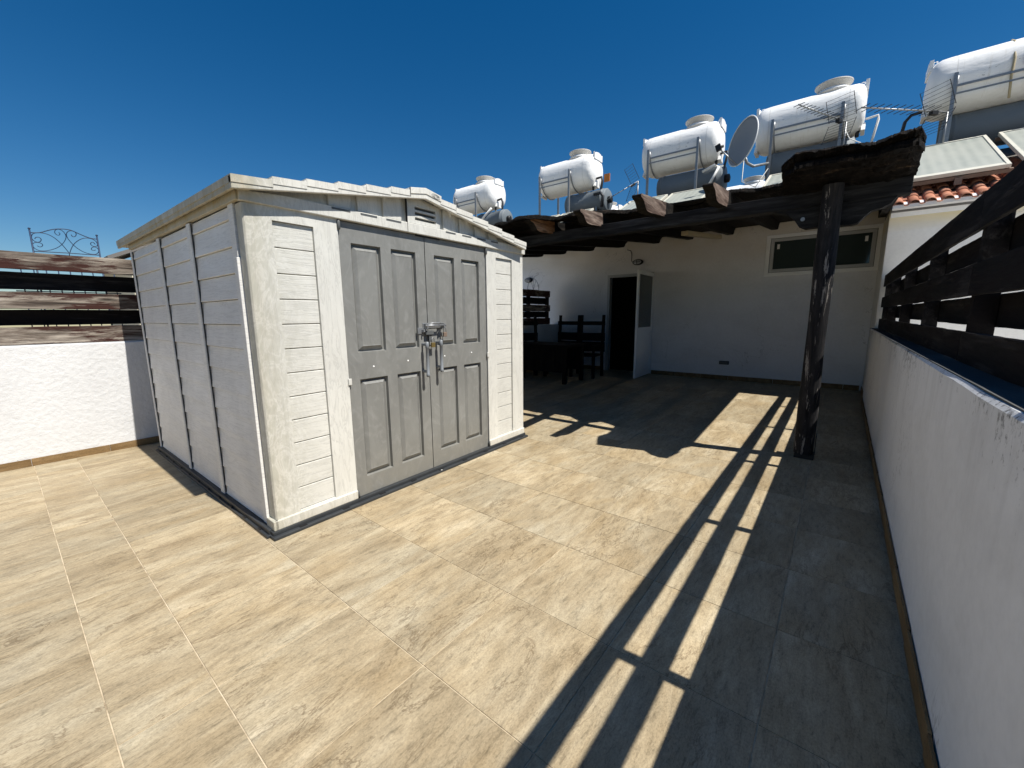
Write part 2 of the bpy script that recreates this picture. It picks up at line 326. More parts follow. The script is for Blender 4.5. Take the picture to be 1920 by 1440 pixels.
# ------------------------------------------------------------------ mesh helper
ROOT = {}
class MB:
    def __init__(s): s.v = []; s.f = []; s.sm = []
    def add(s, vs, fs, smooth=False):
        k = len(s.v); s.v += [tuple(p) for p in vs]; s.f += [tuple(i + k for i in f) for f in fs]; s.sm += [smooth] * len(fs); return s
    def box(s, x0, x1, y0, y1, z0, z1, rot=None):
        vs = [(x, y, z) for x in (x0, x1) for y in (y0, y1) for z in (z0, z1)]
        if rot:
            ang, ax, c = rot; q = Matrix.Rotation(ang, 3, ax); c = Vector(c)
            vs = [tuple(q @ (Vector(p) - c) + c) for p in vs]
        return s.add(vs, [(0, 1, 3, 2), (4, 6, 7, 5), (0, 4, 5, 1), (2, 3, 7, 6), (0, 2, 6, 4), (1, 5, 7, 3)])
    def obox(s, c, ax, ay, az):      # oriented box: centre and three half-vectors
        c, ax, ay, az = map(Vector, (c, ax, ay, az))
        vs = [c + i * ax + j * ay + k * az for i in (-1, 1) for j in (-1, 1) for k in (-1, 1)]
        return s.add(vs, [(0, 1, 3, 2), (4, 6, 7, 5), (0, 4, 5, 1), (2, 3, 7, 6), (0, 2, 6, 4), (1, 5, 7, 3)])
    def prism(s, prof, axis, a, b):   # convex-ish 2D outline extruded along an axis
        n = len(prof); o = [i for i in range(3) if i != axis]; vs = []
        for t in (a, b):
            for (p, q) in prof:
                w_ = [0, 0, 0]; w_[axis] = t; w_[o[0]] = p; w_[o[1]] = q; vs.append(tuple(w_))
        fs = [tuple(range(n))[::-1], tuple(range(n, 2 * n))] + [(i, (i + 1) % n, n + (i + 1) % n, n + i) for i in range(n)]
        return s.add(vs, fs)
    def strip(s, top, bot, axis, a, b):  # band between two polylines with the same stations, extruded (no concave caps)
        n = len(top); o = [i for i in range(3) if i != axis]; vs = []
        for t in (a, b):
            for L in (top, bot):
                for (p, q) in L:
                    w_ = [0, 0, 0]; w_[axis] = t; w_[o[0]] = p; w_[o[1]] = q; vs.append(tuple(w_))
        fs = []
        T0, B0, T1, B1 = 0, n, 2 * n, 3 * n
        for i in range(n - 1):
            fs += [(B0 + i, B0 + i + 1, T0 + i + 1, T0 + i), (T1 + i, T1 + i + 1, B1 + i + 1, B1 + i), (T0 + i, T0 + i + 1, T1 + i + 1, T1 + i), (B1 + i, B1 + i + 1, B0 + i + 1, B0 + i)]
        fs += [(T0, T1, B1, B0), (B0 + n - 1, B1 + n - 1, T1 + n - 1, T0 + n - 1)]
        return s.add(vs, fs)
    def tube(s, pts, r, seg=8, closed=False, caps=True):
        pts = [Vector(p) for p in pts]; n = len(pts); vs = []; up = None
        for i, p in enumerate(pts):
            if closed: d = pts[(i + 1) % n] - pts[i - 1]
            else: d = pts[min(i + 1, n - 1)] - pts[max(i - 1, 0)]
            d.normalize()
            if up is None: up = Vector((0, 0, 1)) if abs(d.z) < 0.9 else Vector((1, 0, 0))
            a = d.cross(up)
            if a.length < 1e-4: a = d.cross(Vector((0, 1, 0)))
            a.normalize(); b = a.cross(d).normalized(); up = b
            rr = r[i] if isinstance(r, (list, tuple)) else r
            for k in range(seg):
                t = 2 * math.pi * k / seg; vs.append(p + a * math.cos(t) * rr + b * math.sin(t) * rr)
        fs = []
        for i in range(n if closed else n - 1):
            j = (i + 1) % n
            for k in range(seg):
                k2 = (k + 1) % seg; fs.append((i * seg + k, i * seg + k2, j * seg + k2, j * seg + k))
        s.add(vs, fs, seg > 5)
        if caps and not closed:
            k0 = len(s.v) - n * seg
            s.f.append(tuple(k0 + k for k in range(seg))[::-1]); s.f.append(tuple(k0 + (n - 1) * seg + k for k in range(seg))); s.sm += [False, False]
        return s
    def lathe(s, prof, c, axis=2, seg=24, smooth=True, squash=None):   # prof: (t along the axis, radius)
        vs = []; c = Vector(c); o = [(axis + 1) % 3, (axis + 2) % 3]
        for (t, r) in prof:
            for k in range(seg):
                a = 2 * math.pi * k / seg; p = [0, 0, 0]; p[axis] = t; p[o[0]] = r * math.cos(a); p[o[1]] = r * math.sin(a)
                if squash: p = squash(p)
                vs.append(c + Vector(p))
        fs = [(i * seg + k, i * seg + (k + 1) % seg, (i + 1) * seg + (k + 1) % seg, (i + 1) * seg + k) for i in range(len(prof) - 1) for k in range(seg)]
        fs += [tuple(range(seg))[::-1], tuple((len(prof) - 1) * seg + k for k in range(seg))]
        return s.add(vs, fs, smooth)
    def build(s, name, m, parent=None, loc=(0, 0, 0), bevel=0.0, label=None, cat=None, group=None, kind=None, warp=None):
        me = bpy.data.meshes.new(name)
        base = Vector(ROOT.get(parent.name, (0, 0, 0))) if parent else Vector(loc)
        vs = s.v
        if warp: vs = [warp(p) for p in vs]
        me.from_pydata([tuple(Vector(p) - base) for p in vs], [], s.f)
        me.polygons.foreach_set('use_smooth', s.sm)
        import bmesh
        b = bmesh.new(); b.from_mesh(me); bmesh.ops.recalc_face_normals(b, faces=b.faces); b.to_mesh(me); b.free()
        me.materials.append(m)
        o = bpy.data.objects.new(name, me); col.objects.link(o)
        if parent: o.parent = parent; ROOT[o.name] = tuple(base)
        else: o.location = loc; ROOT[o.name] = tuple(loc)
        if bevel:
            bm = o.modifiers.new('edge', 'BEVEL'); bm.width = bevel; bm.segments = 2; bm.limit_method = 'ANGLE'; bm.angle_limit = R(40)
        tag(o, label, cat, group, kind); return o

def tag(o, label=None, cat=None, group=None, kind=None):
    for k, v in (('label', label), ('category', cat), ('group', group), ('kind', kind)):
        if v: o[k] = v
def thing(name, label, cat, loc, group=None, rotz=0.0):
    o = bpy.data.objects.new(name, None); col.objects.link(o); o.location = loc; o.rotation_euler = (0, 0, rotz); o.empty_display_size = 0.2
    ROOT[o.name] = tuple(loc) if rotz == 0.0 else (0, 0, 0); tag(o, label, cat, group); return o
def share(name, src, parent, loc):      # another piece with the same mesh
    o = src.copy(); o.name = name; col.objects.link(o); o.parent = parent; o.location = loc
    for k in list(o.keys()):
        if k in ('label', 'category', 'group', 'kind'): del o[k]
    return o
rnd = random.Random(7)

# ------------------------------------------------------------------ setting: ground, floor and tiles
MB().box(-400, 400, -400, 400, -6.6, -6.5).build('ground', M['ground'], kind='structure')
XL, XR, YB, YW = -6.45, 0.425, 10.33, 9.04
floor = MB().box(XL - 0.2, 0.62, -3.0, 10.6, -0.3, -0.0035).build('floor', M['grout'], kind='structure')
T, G = 0.5925, 0.0042
xs = [-1.28 + T * k for k in range(-9, 4)]
ys = [0.375 + T * k for k in range(0, 18)]
rows = [(0.0745, 0.375)] + [(0.0745 - T * (k + 1), 0.0745 - T * k) for k in range(0, 5)] + [(ys[i], ys[i + 1]) for i in range(len(ys) - 1)]
cache = {}
for (y0, y1) in rows:
    for i in range(len(xs) - 1):
        x0, x1 = max(xs[i], XL), min(xs[i + 1], XR + 0.03); yy1 = min(y1, YB)
        if x1 - x0 < 0.02 or yy1 - y0 < 0.05: continue
        if x0 > -5.9 and x1 < -3.05 and y0 > 1.2 and yy1 < 3.8: continue      # under the shed
        wx, wy = round(x1 - x0 - G, 4), round(yy1 - y0 - G, 4); key = (wx, wy)
        loc = (x0 + G / 2, y0 + G / 2, rnd.uniform(-0.0005, 0.0005))
        if key not in cache:
            e = 0.0014; vs = []
            for (z, q) in ((-0.012, 0), (-0.0012, 0), (0.0, e)):
                vs += [(q, q, z), (wx - q, q, z), (wx - q, wy - q, z), (q, wy - q, z)]
            fs = [(8, 9, 10, 11)] + [(a + i_, a + (i_ + 1) % 4, a + 4 + (i_ + 1) % 4, a + 4 + i_) for a in (0, 4) for i_ in range(4)]
            t0 = MB().add(vs, fs).build('tile', M['tile'], floor); t0.location = loc; cache[key] = t0
        else: share('tile', cache[key], floor, loc)

# ------------------------------------------------------------------ left wall with its skirting and slatted fence
lw = thing('parapet_wall', 'low white stucco wall with brown tile skirting, on the left behind the shed', 'wall', (XL - 0.1, 3.5, 0))
MB().box(XL - 0.22, XL, -3.0, 10.33, -0.3, 1.245).build('wall', M['wall_left'], lw, bevel=0.012)
y = -2.9
while y < 10.2:
    MB().box(XL + 0.002, XL + 0.016, y, min(y + T - 0.003, 10.3), 0.0, 0.078).build('skirting_tile', M['skirt'], lw, bevel=0.002); y += T

def board(mb, x0, x1, y0, y1, z0, z1, seed, wob=0.004, axis=1, n=None):
    L = y1 - y0; n = n or max(8, int(L / 0.08)); vs = []
    for i in range(n + 1):
        y_ = y0 + L * i / n
        for k, (x, z) in enumerate(((x0, z0), (x0, z1), (x1, z1), (x1, z0))):
            dz = mnoise.noise(Vector((y_ * 3.1, k * 7.3, seed * 3.7))) * wob + mnoise.noise(Vector((y_ * 17, k * 3.3, seed * 1.7))) * wob * 0.5
            dx = mnoise.noise(Vector((y_ * 1.1, seed * 9.1, 4.0))) * wob * 0.8
            vs.append((x + dx, y_, z + dz) if axis == 1 else (y_, x + dx, z + dz))
    fs = [(i * 4 + k, i * 4 + (k + 1) % 4, i * 4 + 4 + (k + 1) % 4, i * 4 + 4 + k) for i in range(n) for k in range(4)]
    fs += [(0, 1, 2, 3), (n * 4 + 3, n * 4 + 2, n * 4 + 1, n * 4)]
    return mb.add(vs, fs)

lf = thing('slatted_fence', 'slatted fence of sun bleached grey brown boards on top of the left white wall', 'fence', (XL - 0.1, 3.5, 1.245), group='slatted wooden fences on the walls')
for k, (z0, z1, near) in enumerate([(1.253, 1.43, 1), (1.446, 1.607, 0), (1.612, 1.783, 1), (1.812, 1.985, 0), (2.006, 2.178, 1)]):
    x0 = XL - 0.085 if near else XL - 0.205
    for j, (a, b) in enumerate([(-3.0, 0.0), (0.0, 3.2), (3.2, 6.5), (6.5, 9.95)] if near else [(-3.0, 1.3), (1.3, 5.2), (5.2, 9.95)]):
        board(MB(), x0, x0 + 0.032, a + 0.003, b - 0.003, z0, z1, k * 10 + j).build('plank', M['fence_l'] if near else M['fence_shade'], lf, bevel=0.003)  # back boards coloured dark for the shade behind the front ones
for yy in (-2.9, -1.4, 1.16, 2.7, 4.2, 5.8, 7.4, 9.0, 9.9):
    MB().box(XL - 0.17, XL - 0.09, yy - 0.045, yy + 0.045, 1.245, 2.17).build('post', M['fence_shade'], lf, bevel=0.003)

# ------------------------------------------------------------------ right wall with skirting and slatted fence
def xr(y): return 0.383 + 0.0065 * (y - 1.8)
rw = thing('parapet_wall', 'long grey white stucco wall with mould stained top edge running along the right side', 'wall', (0.5, 3.5, 0))
mbw = MB(); n = 60; vs = []
for i in range(n + 1):
    y_ = -3.0 + (YW + 3.0) * i / n; x_ = xr(y_); wz = mnoise.noise(Vector((y_ * 2.3, 0, 3))) * 0.005
    vs += [(x_, y_, -0.3), (x_ + 0.002, y_, 1.222 + wz), (x_ + 0.014, y_, 1.236 + wz), (0.66, y_, 1.236 + wz), (0.68, y_, 1.226), (0.68, y_, -0.3)]
fs = [(i * 6 + k, i * 6 + k + 1, i * 6 + 7 + k, i * 6 + 6 + k) for i in range(n) for k in range(5)] + [(0, 1, 2, 3, 4, 5), tuple(n * 6 + k for k in range(6))[::-1]]
mbw.add(vs, fs).build('wall', M['wall_right'], rw)
MB().box(0.402, 0.655, -3.0, YW, 1.238, 1.2425).build('coping', M['ledge'], rw, label='dark mouldy top of the wall')
y = -2.95
while y < YW - 0.1:
    x_ = xr(y); MB().box(x_ - 0.014, x_ - 0.002, y, min(y + T - 0.005, YW), 0.0, 0.088).build('skirting_tile', M['skirt'], rw, bevel=0.002); y += T
MB().box(XR + 0.023, XR + 0.035, YW + 0.01, YB, 0.0, 0.088).build('skirting_tile', M['skirt'], rw)

rf = thing('slatted_fence', 'dark slatted fence of shade-dark boards on top of the right wall', 'fence', (0.56, 3.5, 1.24), group='slatted wooden fences on the walls')
for k, (z0, z1, near) in enumerate([(1.248, 1.398, 1), (1.42, 1.586, 0), (1.578, 1.735, 1), (1.79, 1.945, 0), (1.905, 2.08, 1)]):
    x0 = 0.5 if near else 0.615
    for j, (a, b) in enumerate([(-3.0, 0.2), (0.2, 3.12), (3.12, 6.3), (6.3, 8.98)] if near else [(-3.0, 1.62), (1.62, 4.7), (4.7, 8.98)]):
        board(MB(), x0, x0 + 0.022, a + 0.002, b - 0.002, z0, z1, 60 + k * 10 + j, 0.0035).build('plank', M['fence_shade'], rf, bevel=0.003)
for yy in (-2.9, -1.4, 0.1, 1.63, 3.15, 4.72, 6.36, 7.9, 8.9):
    MB().box(0.524, 0.613, yy - 0.032, yy + 0.032, 1.24, 2.07).build('post', M['fence_shade'], rf, bevel=0.003)

# ------------------------------------------------------------------ house (back wall, door, window, roof)
house = thing('house', 'white rendered house wall with open door and wide high window under the pergola', 'house', (-4, YB, 0))
mb = MB(); D0, D1, DT = -4.93, -3.70, 2.53; W0, W1, WZ0, WZ1 = -1.335, 0.452, 2.285, 3.085; WT = 3.66
mb.box(-10.5, D0, YB, YB + 0.28, -0.3, WT); mb.box(D0, D1, YB, YB + 0.28, DT, WT); mb.box(D1, W0, YB, YB + 0.28, -0.3, WT)
mb.box(W0, W1, YB, YB + 0.28, -0.3, WZ0); mb.box(W0, W1, YB, YB + 0.28, WZ1, WT); mb.box(W1, 6, YB + 0.0, YB + 0.28, -0.3, WT)
mb.build('wall', M['wall_back'], house)
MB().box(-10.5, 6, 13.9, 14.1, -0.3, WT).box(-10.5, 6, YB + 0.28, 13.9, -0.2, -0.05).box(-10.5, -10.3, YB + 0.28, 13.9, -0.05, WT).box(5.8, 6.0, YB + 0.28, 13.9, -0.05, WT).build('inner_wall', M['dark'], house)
rs = 0.45     # roof slope
def roofz(y): return 3.10 + rs * (y - 8.9)
mb = MB()
mb.prism([(10.12, roofz(10.12) - 0.12), (10.12, roofz(10.12) - 0.02), (12.1, roofz(12.1) - 0.02), (14.4, roofz(12.1) - 0.9), (14.4, roofz(12.1) - 1.0), (12.1, roofz(12.1) - 0.12)], 0, -14, 0.43)
mb.build('roof', M['roofgrey'], house)
y = -6.6
for (a, b) in [(-9.0, -5.0), (-3.66, -1.6), (-1.6, 0.42)]:
    x = a
    while x < b - 0.05:
        MB().box(x, min(x + T - 0.005, b), YB - 0.015, YB - 0.002, 0.0, 0.098).build('skirting_tile', M['skirt'], house); x += T
win = MB()
fr = 0.055
win.box(W0 - 0.02, W1 + 0.01, YB - 0.025, YB + 0.06, WZ1 - fr, WZ1 + 0.012).box(W0 - 0.02, W1 + 0.01, YB - 0.025, YB + 0.06, WZ0 - 0.012, WZ0 + fr)
win.box(W0 - 0.02, W0 + fr, YB - 0.025, YB + 0.06, WZ0 + fr, WZ1 - fr).box(W1 - fr, W1 + 0.01, YB - 0.025, YB + 0.06, WZ0 + fr, WZ1 - fr)
wf = win.build('window', M['alu'], house, bevel=0.004)
q = MB(); a, b, c, d = W0 + fr + 0.008, W1 - fr - 0.008, WZ0 + fr + 0.006, WZ1 - fr - 0.006; g_ = 0.062
q.box(a, b, YB - 0.012, YB + 0.03, d - g_, d).box(a, b, YB - 0.012, YB + 0.03, c, c + g_).box(a, a + g_, YB - 0.012, YB + 0.03, c + g_, d - g_).box(b - g_, b, YB - 0.012, YB + 0.03, c + g_, d - g_)
q.build('sash', M['dimalu'], wf, bevel=0.004)
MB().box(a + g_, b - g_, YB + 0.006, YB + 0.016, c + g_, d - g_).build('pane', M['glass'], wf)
for x in (a + g_ + 0.05, b - g_ - 0.10):
    MB().box(x, x + 0.045, YB + 0.001, YB + 0.005, d - g_ - 0.15, d - g_ - 0.055).build('sticker', M['alu'], wf)
# door frame in the opening and the leaf swung open
fm = MB(); f = 0.07
fm.box(D0, D0 + f, YB - 0.02, YB + 0.08, 0.0, DT).box(D1 - f, D1, YB - 0.02, YB + 0.08, 0.0, DT).box(D0 + f, D1 - f, YB - 0.02, YB + 0.08, DT - f, DT)
fm.build('door_frame', M['dimalu'], house, bevel=0.004)
hx, hy = -3.70, YB - 0.03; ex, ey = -3.655, 9.19
dv = Vector((ex - hx, ey - hy, 0)); Ld = dv.length; dv.normalize(); nv = Vector((-dv.y, dv.x, 0)) * 0.022
def leafbox(mb, t0, t1, z0, z1, th=1.0):
    c = Vector((hx, hy, 0)) + dv * (t0 + t1) / 2 + Vector((0, 0, (z0 + z1) / 2))
    return mb.obox(c, dv * (t1 - t0) / 2, nv * th, Vector((0, 0, (z1 - z0) / 2)))
lm = MB(); st = 0.085
for (a_, b_, c_, d_) in ((0, st, 0.02, 2.50), (Ld - st, Ld, 0.02, 2.50), (st, Ld - st, 2.41, 2.50), (st, Ld - st, 0.02, 0.13), (st, Ld - st, 1.09, 1.20)): leafbox(lm, a_, b_, c_, d_)
leaf = lm.build('door', M['alu'], house, bevel=0.004)
leafbox(MB(), st, Ld - st, 1.20, 2.41, 0.25).build('pane', M['glass'], leaf)
leafbox(MB(), st, Ld - st, 0.13, 1.09, 0.35).build('panel', M['alu'], leaf)
hp = Vector((ex, ey, 1.13)) - dv * 0.04
MB().obox(hp - nv * 1.3 + Vector((0, 0, -0.03)), dv * 0.014, nv * 0.3, (0, 0, 0.10)).tube([hp - nv, hp - nv * 3.0, hp - nv * 3.2 - dv * 0.11], 0.009).build('handle', M['black'], leaf)

# neighbour's wing standing in front of the back wall on the right
wing = thing('house_wing', 'cream topped white house wing with terracotta tile eaves behind the right fence', 'house', (2.5, YW, 0))
MB().box(0.46, 6.0, YW, YB - 0.004, -0.3, 3.10).build('wall', M['wall_wing'], wing, bevel=0.01)
MB().prism([(YW - 0.003, 2.965), (YW - 0.05, 3.05), (8.905, 3.075), (8.905, 3.122), (YW - 0.003, 3.18)], 0, 0.475, 6.0).build('cornice', M['wall_left'], wing)
mb = MB(); mb.prism([(8.96, roofz(8.96) - 0.06), (12.1, roofz(12.1) - 0.06), (14.4, roofz(12.1) - 1.0), (14.4, roofz(12.1) - 1.1), (8.96, roofz(8.96) - 0.10)], 0, 0.47, 6.0)
mb.build('roof', M['roofgrey'], wing)
# S-shaped roof tiles, one piece each
prof = []
for k in range(9): t = math.pi * k / 8; prof.append((0.062 - 0.062 * math.cos(t), 0.058 * math.sin(t)))
prof += [(0.135, -0.006), (0.160, -0.008), (0.182, 0.002)]
def rtile(mb, L=0.38, th=0.011):
    n_ = len(prof); vs = []
    for yy_, dz_ in ((0, 0.02), (L, 0.0)):
        for dz in (0, -th):
            for (px_, pz_) in prof: vs.append((px_, yy_, pz_ + dz + dz_ + rs * yy_))
    fs = []
    for i in range(n_ - 1):
        fs += [(i, i + 1, 2 * n_ + i + 1, 2 * n_ + i), (n_ + i, 3 * n_ + i, 3 * n_ + i + 1, n_ + i + 1), (i, n_ + i, n_ + i + 1, i + 1), (2 * n_ + i, 2 * n_ + i + 1, 3 * n_ + i + 1, 3 * n_ + i)]
    fs += [(0, 2 * n_, 3 * n_, n_), (n_ - 1, 2 * n_ - 1, 4 * n_ - 1, 3 * n_ - 1)]
    return mb.add(vs, fs, True)
t0 = None
for r_ in range(6):
    for c_ in range(16):
        loc = (0.475 + 0.1775 * c_ + rnd.uniform(-.003, .003) - 2.5, 8.87 + 0.30 * r_ + rnd.uniform(-.008, .008) - YW, roofz(8.87 + 0.30 * r_) + 0.005 + 0.0 * r_)
        if t0 is None: ROOT['tmp'] = (0, 0, 0); t0 = rtile(MB()).build('roof_tile', M['terracotta'], wing); 
        if r_ == 0 and c_ == 0:
            for v_ in t0.data.vertices: v_.co += Vector((2.5, YW, 0))
            t0.location = loc
        else: share('roof_tile', t0, wing, loc)
# unseen neighbour terrace beyond the right wall, made pale to bounce light
MB().box(0.68, 9, -6, YW, -0.3, -0.05).build('terrace', M['paving'], kind='structure')
MB().box(-14, XL - 0.22, -6, YB, -0.35, -0.06).build('terrace', M['paving'], kind='structure')

# ------------------------------------------------------------------ plastic garden shed
SX, SY0, SY1, SB = -2.915, 1.022, 3.97, -5.99
def W(p): x, y, z = p; return (x - 0.0213 * (y - SY0), y, z)
shed = thing('garden_shed', 'large pale grey plastic shed with two grey panelled doors and a low gabled roof', 'garden shed', (-4.45, 2.5, 0))
def sp(mb, name, m, parent=None, bevel=0.0, label=None): return mb.build(name, m, parent or shed, bevel=bevel, label=label, warp=W)
# dark base frame with its clips
mb = MB().box(SX - 0.02, SX + 0.055, SY0 - 0.03, SY1 + 0.02, 0.0, 0.022).box(SX - 0.03, SX + 0.02, SY0 - 0.02, SY1 + 0.01, 0.022, 0.048)
mb.box(SB - 0.03, SX - 0.02, SY0 - 0.048, SY0 + 0.02, 0.0, 0.022).box(SB - 0.03, SX - 0.03, SY0 - 0.03, SY0 + 0.02, 0.022, 0.055)
mb.box(SB - 0.02, SX, SY1 - 0.02, SY1 + 0.02, 0, 0.05)
sp(mb, 'base_frame', M['base'], bevel=0.004)
for k in range(9):
    yy = SY0 + 0.15 + k * 0.335; sp(MB().box(SX + 0.022, SX + 0.045, yy, yy + 0.05, 0.022, 0.027), 'clip', M['black'])
for k in range(11):
    xx = SX - 0.15 - k * 0.28; sp(MB().box(xx - 0.04, xx, SY0 - 0.045, SY0 - 0.031, 0.022, 0.030), 'clip', M['black'])
# inner shell keeps light out
sp(MB().box(SB + 0.03, SX - 0.07, SY0 + 0.06, SY1 - 0.04, 0.05, 2.2), 'inner_shell', M['black'])
# front wall panels either side of the doors
YL0, YL1, YR0, YR1 = 1.205, 1.475, 3.465, 3.75
DY0, DYM, DY1 = 1.665, 2.482, 3.30
ZB, ZT = 0.125, 2.12
def front(y0, y1, r0, r1, name):
    mb = MB(); x0 = SX - 0.06; x1 = SX
    mb.box(x0, x1, y0, r0, ZB, ZT).box(x0, x1, r1, y1, ZB, ZT).box(x0, x1, y0, y1, ZT, 2.205).box(x0, x1, y0, y1, 0.05, ZB)
    return sp(mb, name, M['shed_trim'])
front(SY0 + 0.03, DY0 - 0.008, YL0, YL1, 'front_panel'); front(DY1 + 0.008, SY1 - 0.01, YR0, YR1, 'front_panel')
RZ = [ZB + 0.1663 * k for k in range(13)]
for (a, b) in ((YL0, YL1), (YR0, YR1)):
    for k in range(12):
        z0, z1 = RZ[k] + 0.0025, RZ[k + 1] - 0.0025
        sp(MB().box(SX - 0.05, SX - 0.017, a + 0.001, b - 0.001, z0, z1), 'plank', M['shed'], bevel=0.004)
# low plinth lip round the corner and along the front
for (a, b) in ((SY0 + 0.0, DY0 - 0.008), (DY1 + 0.008, SY1)): sp(MB().box(SX - 0.01, SX + 0.012, a, b, 0.048, 0.118), 'plinth', M['shed_trim'], bevel=0.006)
# rounded front corner column and its projecting side lip
cp = [(SX - 0.10, SY0 + 0.014), (SX - 0.010, SY0 + 0.014), (SX + 0.001, SY0 + 0.024), (SX + 0.001, SY0 + 0.07), (SX - 0.10, SY0 + 0.07)]
mb = MB().prism(cp, 2, 0.05, 2.2)
sp(mb, 'corner_post', M['shed_trim'], bevel=0.003)
sp(MB().box(SX - 0.115, SX - 0.101, SY0 - 0.008, SY0 + 0.03, 0.06, 1.88).box(SX - 0.20, SX - 0.115, SY0 + 0.004, SY0 + 0.03, 0.05, 2.21), 'corner_trim', M['shed_side'], bevel=0.004)
sp(MB().box(SX - 0.115, SX + 0.012, SY0 - 0.008, SY0 + 0.028, 0.048, 0.118), 'plinth', M['shed_trim'], bevel=0.006)
# side wall: three bays of lapped planks between flat ribs
bays = [(-3.115, -3.885), (-3.975, -4.80), (-4.885, -5.945)]
for bi, (xa, xb) in enumerate(bays):
    for k in range(-1, 13):
        z0 = 0.052 if k == -1 else RZ[k]; z1 = 2.205 if k == 12 else RZ[k + 1] if k >= 0 else RZ[0]
        if k == 12: z0 = RZ[12]
        jit = rnd.uniform(-0.001, 0.001)
        ya, yb = SY0 + 0.006 + jit, SY0 + 0.020
        mb = MB().prism([(ya, z0 + 0.0035), (yb, z1 - 0.0005), (SY0 + 0.05, z1 - 0.0005), (SY0 + 0.05, z0 + 0.0035)], 0, xb, xa)
        sp(mb, 'plank', M['shed_side'], bevel=0.0025)
for (xa, xb) in ((-3.889, -3.968), (-4.805, -4.878), (-5.95, -5.99)):
    sp(MB().box(xb, xa - 0.012 * 0, SY0 - 0.008, SY0 + 0.04, 0.05, 2.206), 'rib', M['shed_side'], bevel=0.004)
    mb = MB()
    for k in range(13):       # dark slivers for the shade in notches where planks lap the rib
        z0 = RZ[k]; mb.prism([(xa + 0.001, z0 - 0.022), (xa + 0.0055, z0 - 0.002), (xa + 0.001, z0 + 0.003)], 1, SY0 + 0.001, SY0 + 0.012)
    mb.box(xa + 0.0005, xa + 0.0016, SY0 + 0.001, SY0 + 0.012, 0.06, 2.2)
    sp(mb, 'notch_shade', M['base'])
# far side and back
sp(MB().box(SB, SX - 0.07, SY1 - 0.035, SY1, 0.05, 2.2).box(SB, SB + 0.03, SY0 + 0.05, SY1 - 0.04, 0.05, 2.2), 'rear_wall', M['shed_side'])

# gable front
AY = 2.44
def roof_under(y): return 2.247 + (2.487 - 2.247) * (1 - abs(y - AY) / 1.475) if abs(y - AY) < 1.475 else 2.247
YN = [SY0 + 0.02, AY, SY1 - 0.03]
sp(MB().strip([(y, roof_under(y) + 0.03) for y in YN], [(y, 2.215) for y in YN], 0, SX - 0.05, SX - 0.02), 'gable', M['shed_trim'])
sp(MB().strip([(SY0 - 0.0, 2.265), (SY0 + 0.3, 2.283), (SY1 - 0.3, 2.283), (SY1 + 0.01, 2.262)], [(SY0 - 0.0, 2.202), (SY0 + 0.3, 2.204), (SY1 - 0.3, 2.204), (SY1 + 0.01, 2.202)], 0, SX - 0.02, SX + 0.022), 'gable_beam', M['shed_trim'], bevel=0.005)
for (a, b) in [(1.60, 1.775), (1.83, 2.005), (2.06, 2.235), (2.71, 2.865), (2.925, 3.085), (3.14, 3.30), (3.355, 3.50)]:
    ym = [a, b]; sp(MB().strip([(y, roof_under(y) + 0.02) for y in ym], [(y, 2.288) for y in ym], 0, SX - 0.02, SX + 0.004), 'batten', M['shed_trim'], bevel=0.004)
    sp(MB().box(SX + 0.021, SX + 0.0235, a + 0.01, b - 0.02, 2.262, 2.276), 'notch', M['hinge'])
# centre panel with three louvre slots
VA, VB = 2.285, 2.66
mb = MB(); zs = [2.288, 2.318, 2.342, 2.360, 2.384, 2.402, 2.426]
for i in range(0, 6, 2): mb.box(SX - 0.02, SX + 0.008, 2.375, 2.612, zs[i] if i == 0 else zs[i], zs[i + 1])
ysn = [2.375, AY, 2.612]; mb.strip([(y, roof_under(y) + 0.01) for y in ysn], [(y, 2.426) for y in ysn], 0, SX - 0.02, SX + 0.008)
mb.strip([(y, roof_under(y) + 0.01) for y in (VA, 2.375)], [(VA, 2.288), (2.375, 2.288)], 0, SX - 0.02, SX + 0.008)
mb.strip([(y, roof_under(y) + 0.01) for y in (2.612, VB)], [(2.612, 2.288), (VB, 2.288)], 0, SX - 0.02, SX + 0.008)
sp(mb, 'vent', M['shed_trim']); sp(MB().box(SX - 0.0195, SX - 0.018, 2.37, 2.615, 2.30, 2.43), 'vent_slot', M['hinge'])
sp(MB().box(SX + 0.001, SX + 0.0235, VA - 0.006, VA - 0.002, 2.204, 2.50), 'seam', M['black'])
# roof: stepped overlapping panels, gable fascia, ridge cap, eaves
RF, RB = -2.828, -6.30
def wz(p):
    x, y, z = W(p); return (x, y, z + 0.006 * max(0, RF - x))
def rp(mb, name, m, bevel=0.0, label=None, parent=None): return mb.build(name, m, parent or shed, bevel=bevel, label=label, warp=wz)
stepsL = [(0.965, 2.318, 1.185, 2.338), (1.195, 2.358, 1.40, 2.376), (1.41, 2.396, 1.622, 2.412), (1.634, 2.432, 1.845, 2.447), (1.86, 2.467, 2.066, 2.482), (2.082, 2.502, 2.262, 2.517)]
ctr = [(2.275, 2.540), (AY, 2.570), (2.615, 2.540)]
tops = []
for s_ in stepsL: tops += [(s_[0], s_[1]), (s_[2], s_[3])]
tops += ctr
for s_ in stepsL[::-1]: tops += [(2 * AY - s_[2] + 0.0, s_[3]), (2 * AY - s_[0], s_[1])]
def zbot(y): return 2.243 + (2.487 - 2.243) * (1 - abs(y - AY) / (AY - 0.965))
mb = MB().strip(tops, [(y, zbot(y)) for y, z in tops], 0, RF - 0.035, RF)
rp(mb, 'fascia', M['shed_roof'], bevel=0.004)
